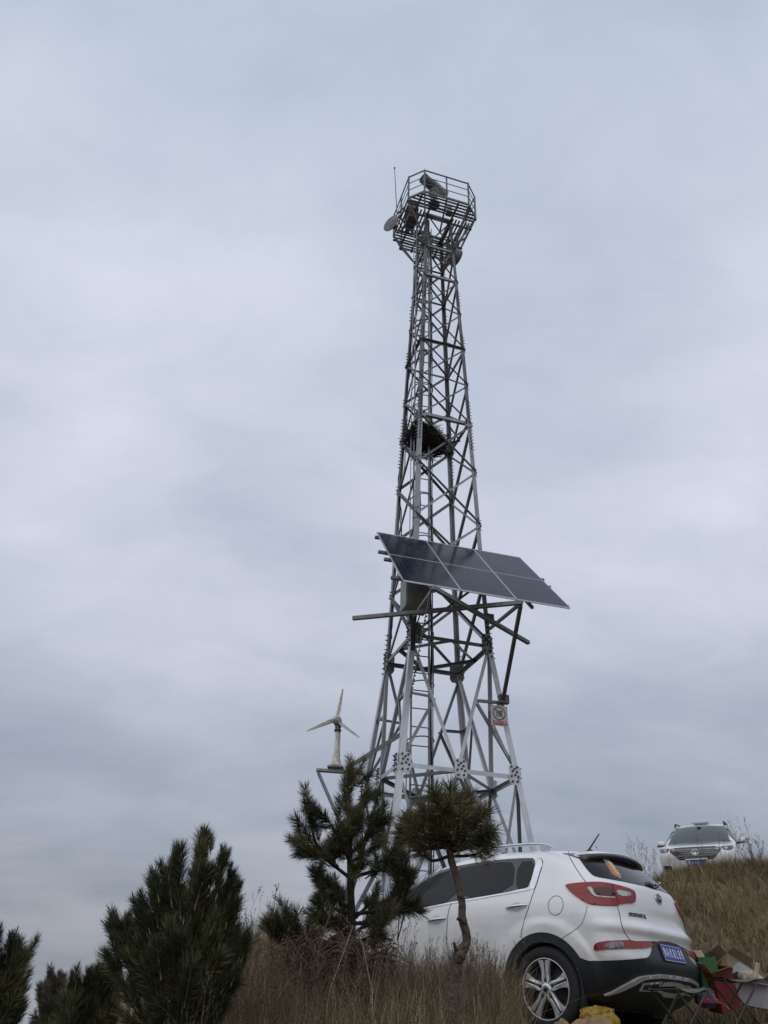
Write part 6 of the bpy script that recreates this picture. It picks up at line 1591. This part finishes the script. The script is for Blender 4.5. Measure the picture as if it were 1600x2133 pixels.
carton(1564, 2072, 9.7, (0.32, 0.22, 0.22), (R(0), R(8), R(-8)), M['white_box'], 'large pale box standing on the ground behind the farther stool', name='white_carton', flaps=(('s', 95, .10),), fm=M['cardboard_pale'])
carton(1597, 2062, 10.0, (0.22, 0.20, 0.20), (0, 0, R(18)), M['dark_bag'], 'dark box with pale flap cut by the right picture edge', name='dark_carton', flaps=(('n', 60, .14), ('s', 70, .12)), fm=M['cardboard_pale'])
def crumpled(name, px, py, Yd, dims, m, label, cat, seed, rot=(0, 0, 0), sub=3, amp=0.25, parts=None):
    c = at(px, py, Yd); bm = bmesh.new(); bmesh.ops.create_icosphere(bm, subdivisions=sub, radius=0.5); rnd = random.Random(seed)
    ph = [(Vector((rnd.gauss(0, 1), rnd.gauss(0, 1), rnd.gauss(0, 1))).normalized(), rnd.uniform(3, 13), rnd.uniform(0, 6)) for _ in range(12)]
    for v in bm.verts:
        n = v.co.normalized(); k = sum(abs(math.sin(n.dot(d)*f+p))/(1+f*.22) for d, f, p in ph)/6
        q = Vector([math.copysign(abs(a)**0.75, a) for a in n])
        v.co = Vector((q.x*dims[0]/2, q.y*dims[1]/2, q.z*dims[2]/2))*(1 - amp + amp*2*k)
    me = bpy.data.meshes.new(name); bm.to_mesh(me); bm.free(); me.polygons.foreach_set('use_smooth', [amp < .2]*len(me.polygons))
    o = link_mesh(name, me, None, m); o.location = c; o.rotation_euler = rot; tag(o, label, cat); return o
cr = crumpled('snack_bag', 1474, 2077, 9.3, (0.26, 0.20, 0.20), M['dark_bag'], 'dark shiny bag with magenta print lying at the foot of the green carton', 'bag', 3)
b = MB().box((0.0, -0.10, -0.035), (0.19, 0.02, 0.05)); b.build('print_band', M['pink_print'], cr, bevel=0.008)
crumpled('snack_bag', 1247, 2126, 8.3, (0.34, 0.20, 0.22), M['yellow_bag'], 'yellow and orange printed bag lying under the tail of the crossover', 'bag', 5, (0, 0, .3), sub=5, amp=0.38)
crumpled('crumpled_paper', 1558, 2034, 9.0, (0.16, 0.12, 0.09), M['cardboard_pale'], 'crumpled cream paper lying on the farther stool', 'paper', 8, sub=4, amp=0.42)
b = MB().box((0, 0, 0), (0.035, 0.03, 0.16)); o = b.build('paper_tube', M['cardboard_pale'], None, bevel=0.004); o.location = at(1576, 2023, 9.0); o.rotation_euler = (0, R(26), .3); tag(o, 'narrow cream packet sticking up at the right of the farther stool', 'packet')
b = MB().box((0, 0, 0), (0.12, 0.20, 0.02)); o = b.build('plastic_pack', M['pack'], None, bevel=0.006); o.location = at(1510, 2004, 10.0); o.rotation_euler = (R(40), R(25), .2); tag(o, 'grey green plastic pack leaning behind the brown cartons', 'packet')
b = MB().box((0, 0, 0), (0.035, 0.02, 0.09)); o = b.build('paper_tag', M['film_pale'], None, bevel=0.003); q = at(1350, 2090, 9.3); o.location = q; o.rotation_euler = (0, R(24), .3); tag(o, 'little white paper tag hanging under the car floor', 'paper tag')
# cords on the ground
mb = MB(); P = [at(1484, 2070, 9.0), at(1494, 2086, 8.8), at(1508, 2092, 8.7), at(1520, 2103, 8.6)]
mb.tube(smooth_line(P, 4), 0.004, 4)
tag(mb.build('twine', M['straw']), 'pale curl of twine on the earth left of the farther stool', 'twine')
# heaps of earth at the bottom
def heap(px, py, Yd, rx, ry, h, label, seed):
    c = at(px, py, Yd); rnd = random.Random(seed); V = []; F = []; n, m_ = 40, 14
    g = gz(c.x, c.y)-.12; hh = c.z-g if h is None else h
    ph = [rnd.uniform(0, 6) for _ in range(8)]
    for j in range(m_+1):
        r_ = j/m_
        for i in range(n):
            a = 2*math.pi*i/n; k = 1+.12*math.sin(3*a+ph[0])+.08*math.sin(5*a+ph[1])+0.04*math.sin(11*a+ph[2])
            x, y = rx*r_*k*math.cos(a), ry*r_*k*math.sin(a)
            z = hh*(math.cos(r_*math.pi/2)**0.8 if r_ < 1 else 0)*(1+.10*math.sin(7*a+ph[3])*r_) + .018*math.sin(x*31+ph[4])*math.cos(y*27+ph[5]) + .008*math.sin(x*90)*math.sin(y*80)
            V.append((x, y, max(z, 0) if r_ < 1 else -0.05))
    for j in range(m_):
        for i in range(n): F.append((j*n+i, j*n+(i+1) % n, (j+1)*n+(i+1) % n, (j+1)*n+i))
    b = MB(); b.add(V, F, None, True); o = b.build('earth_mound', M['sand'], None); o.location = (c.x, c.y, g); tag(o, label, 'earth mound'); return o
heap(1238, 2118, 6.9, .34, .3, None, 'rounded heap of sandy earth at the bottom before the yellow bag', 1)
heap(1172, 2126, 6.7, .16, .2, None, 'small earth clod beside the back wheel at the bottom edge', 2)
# straw tufts under the tail on the right
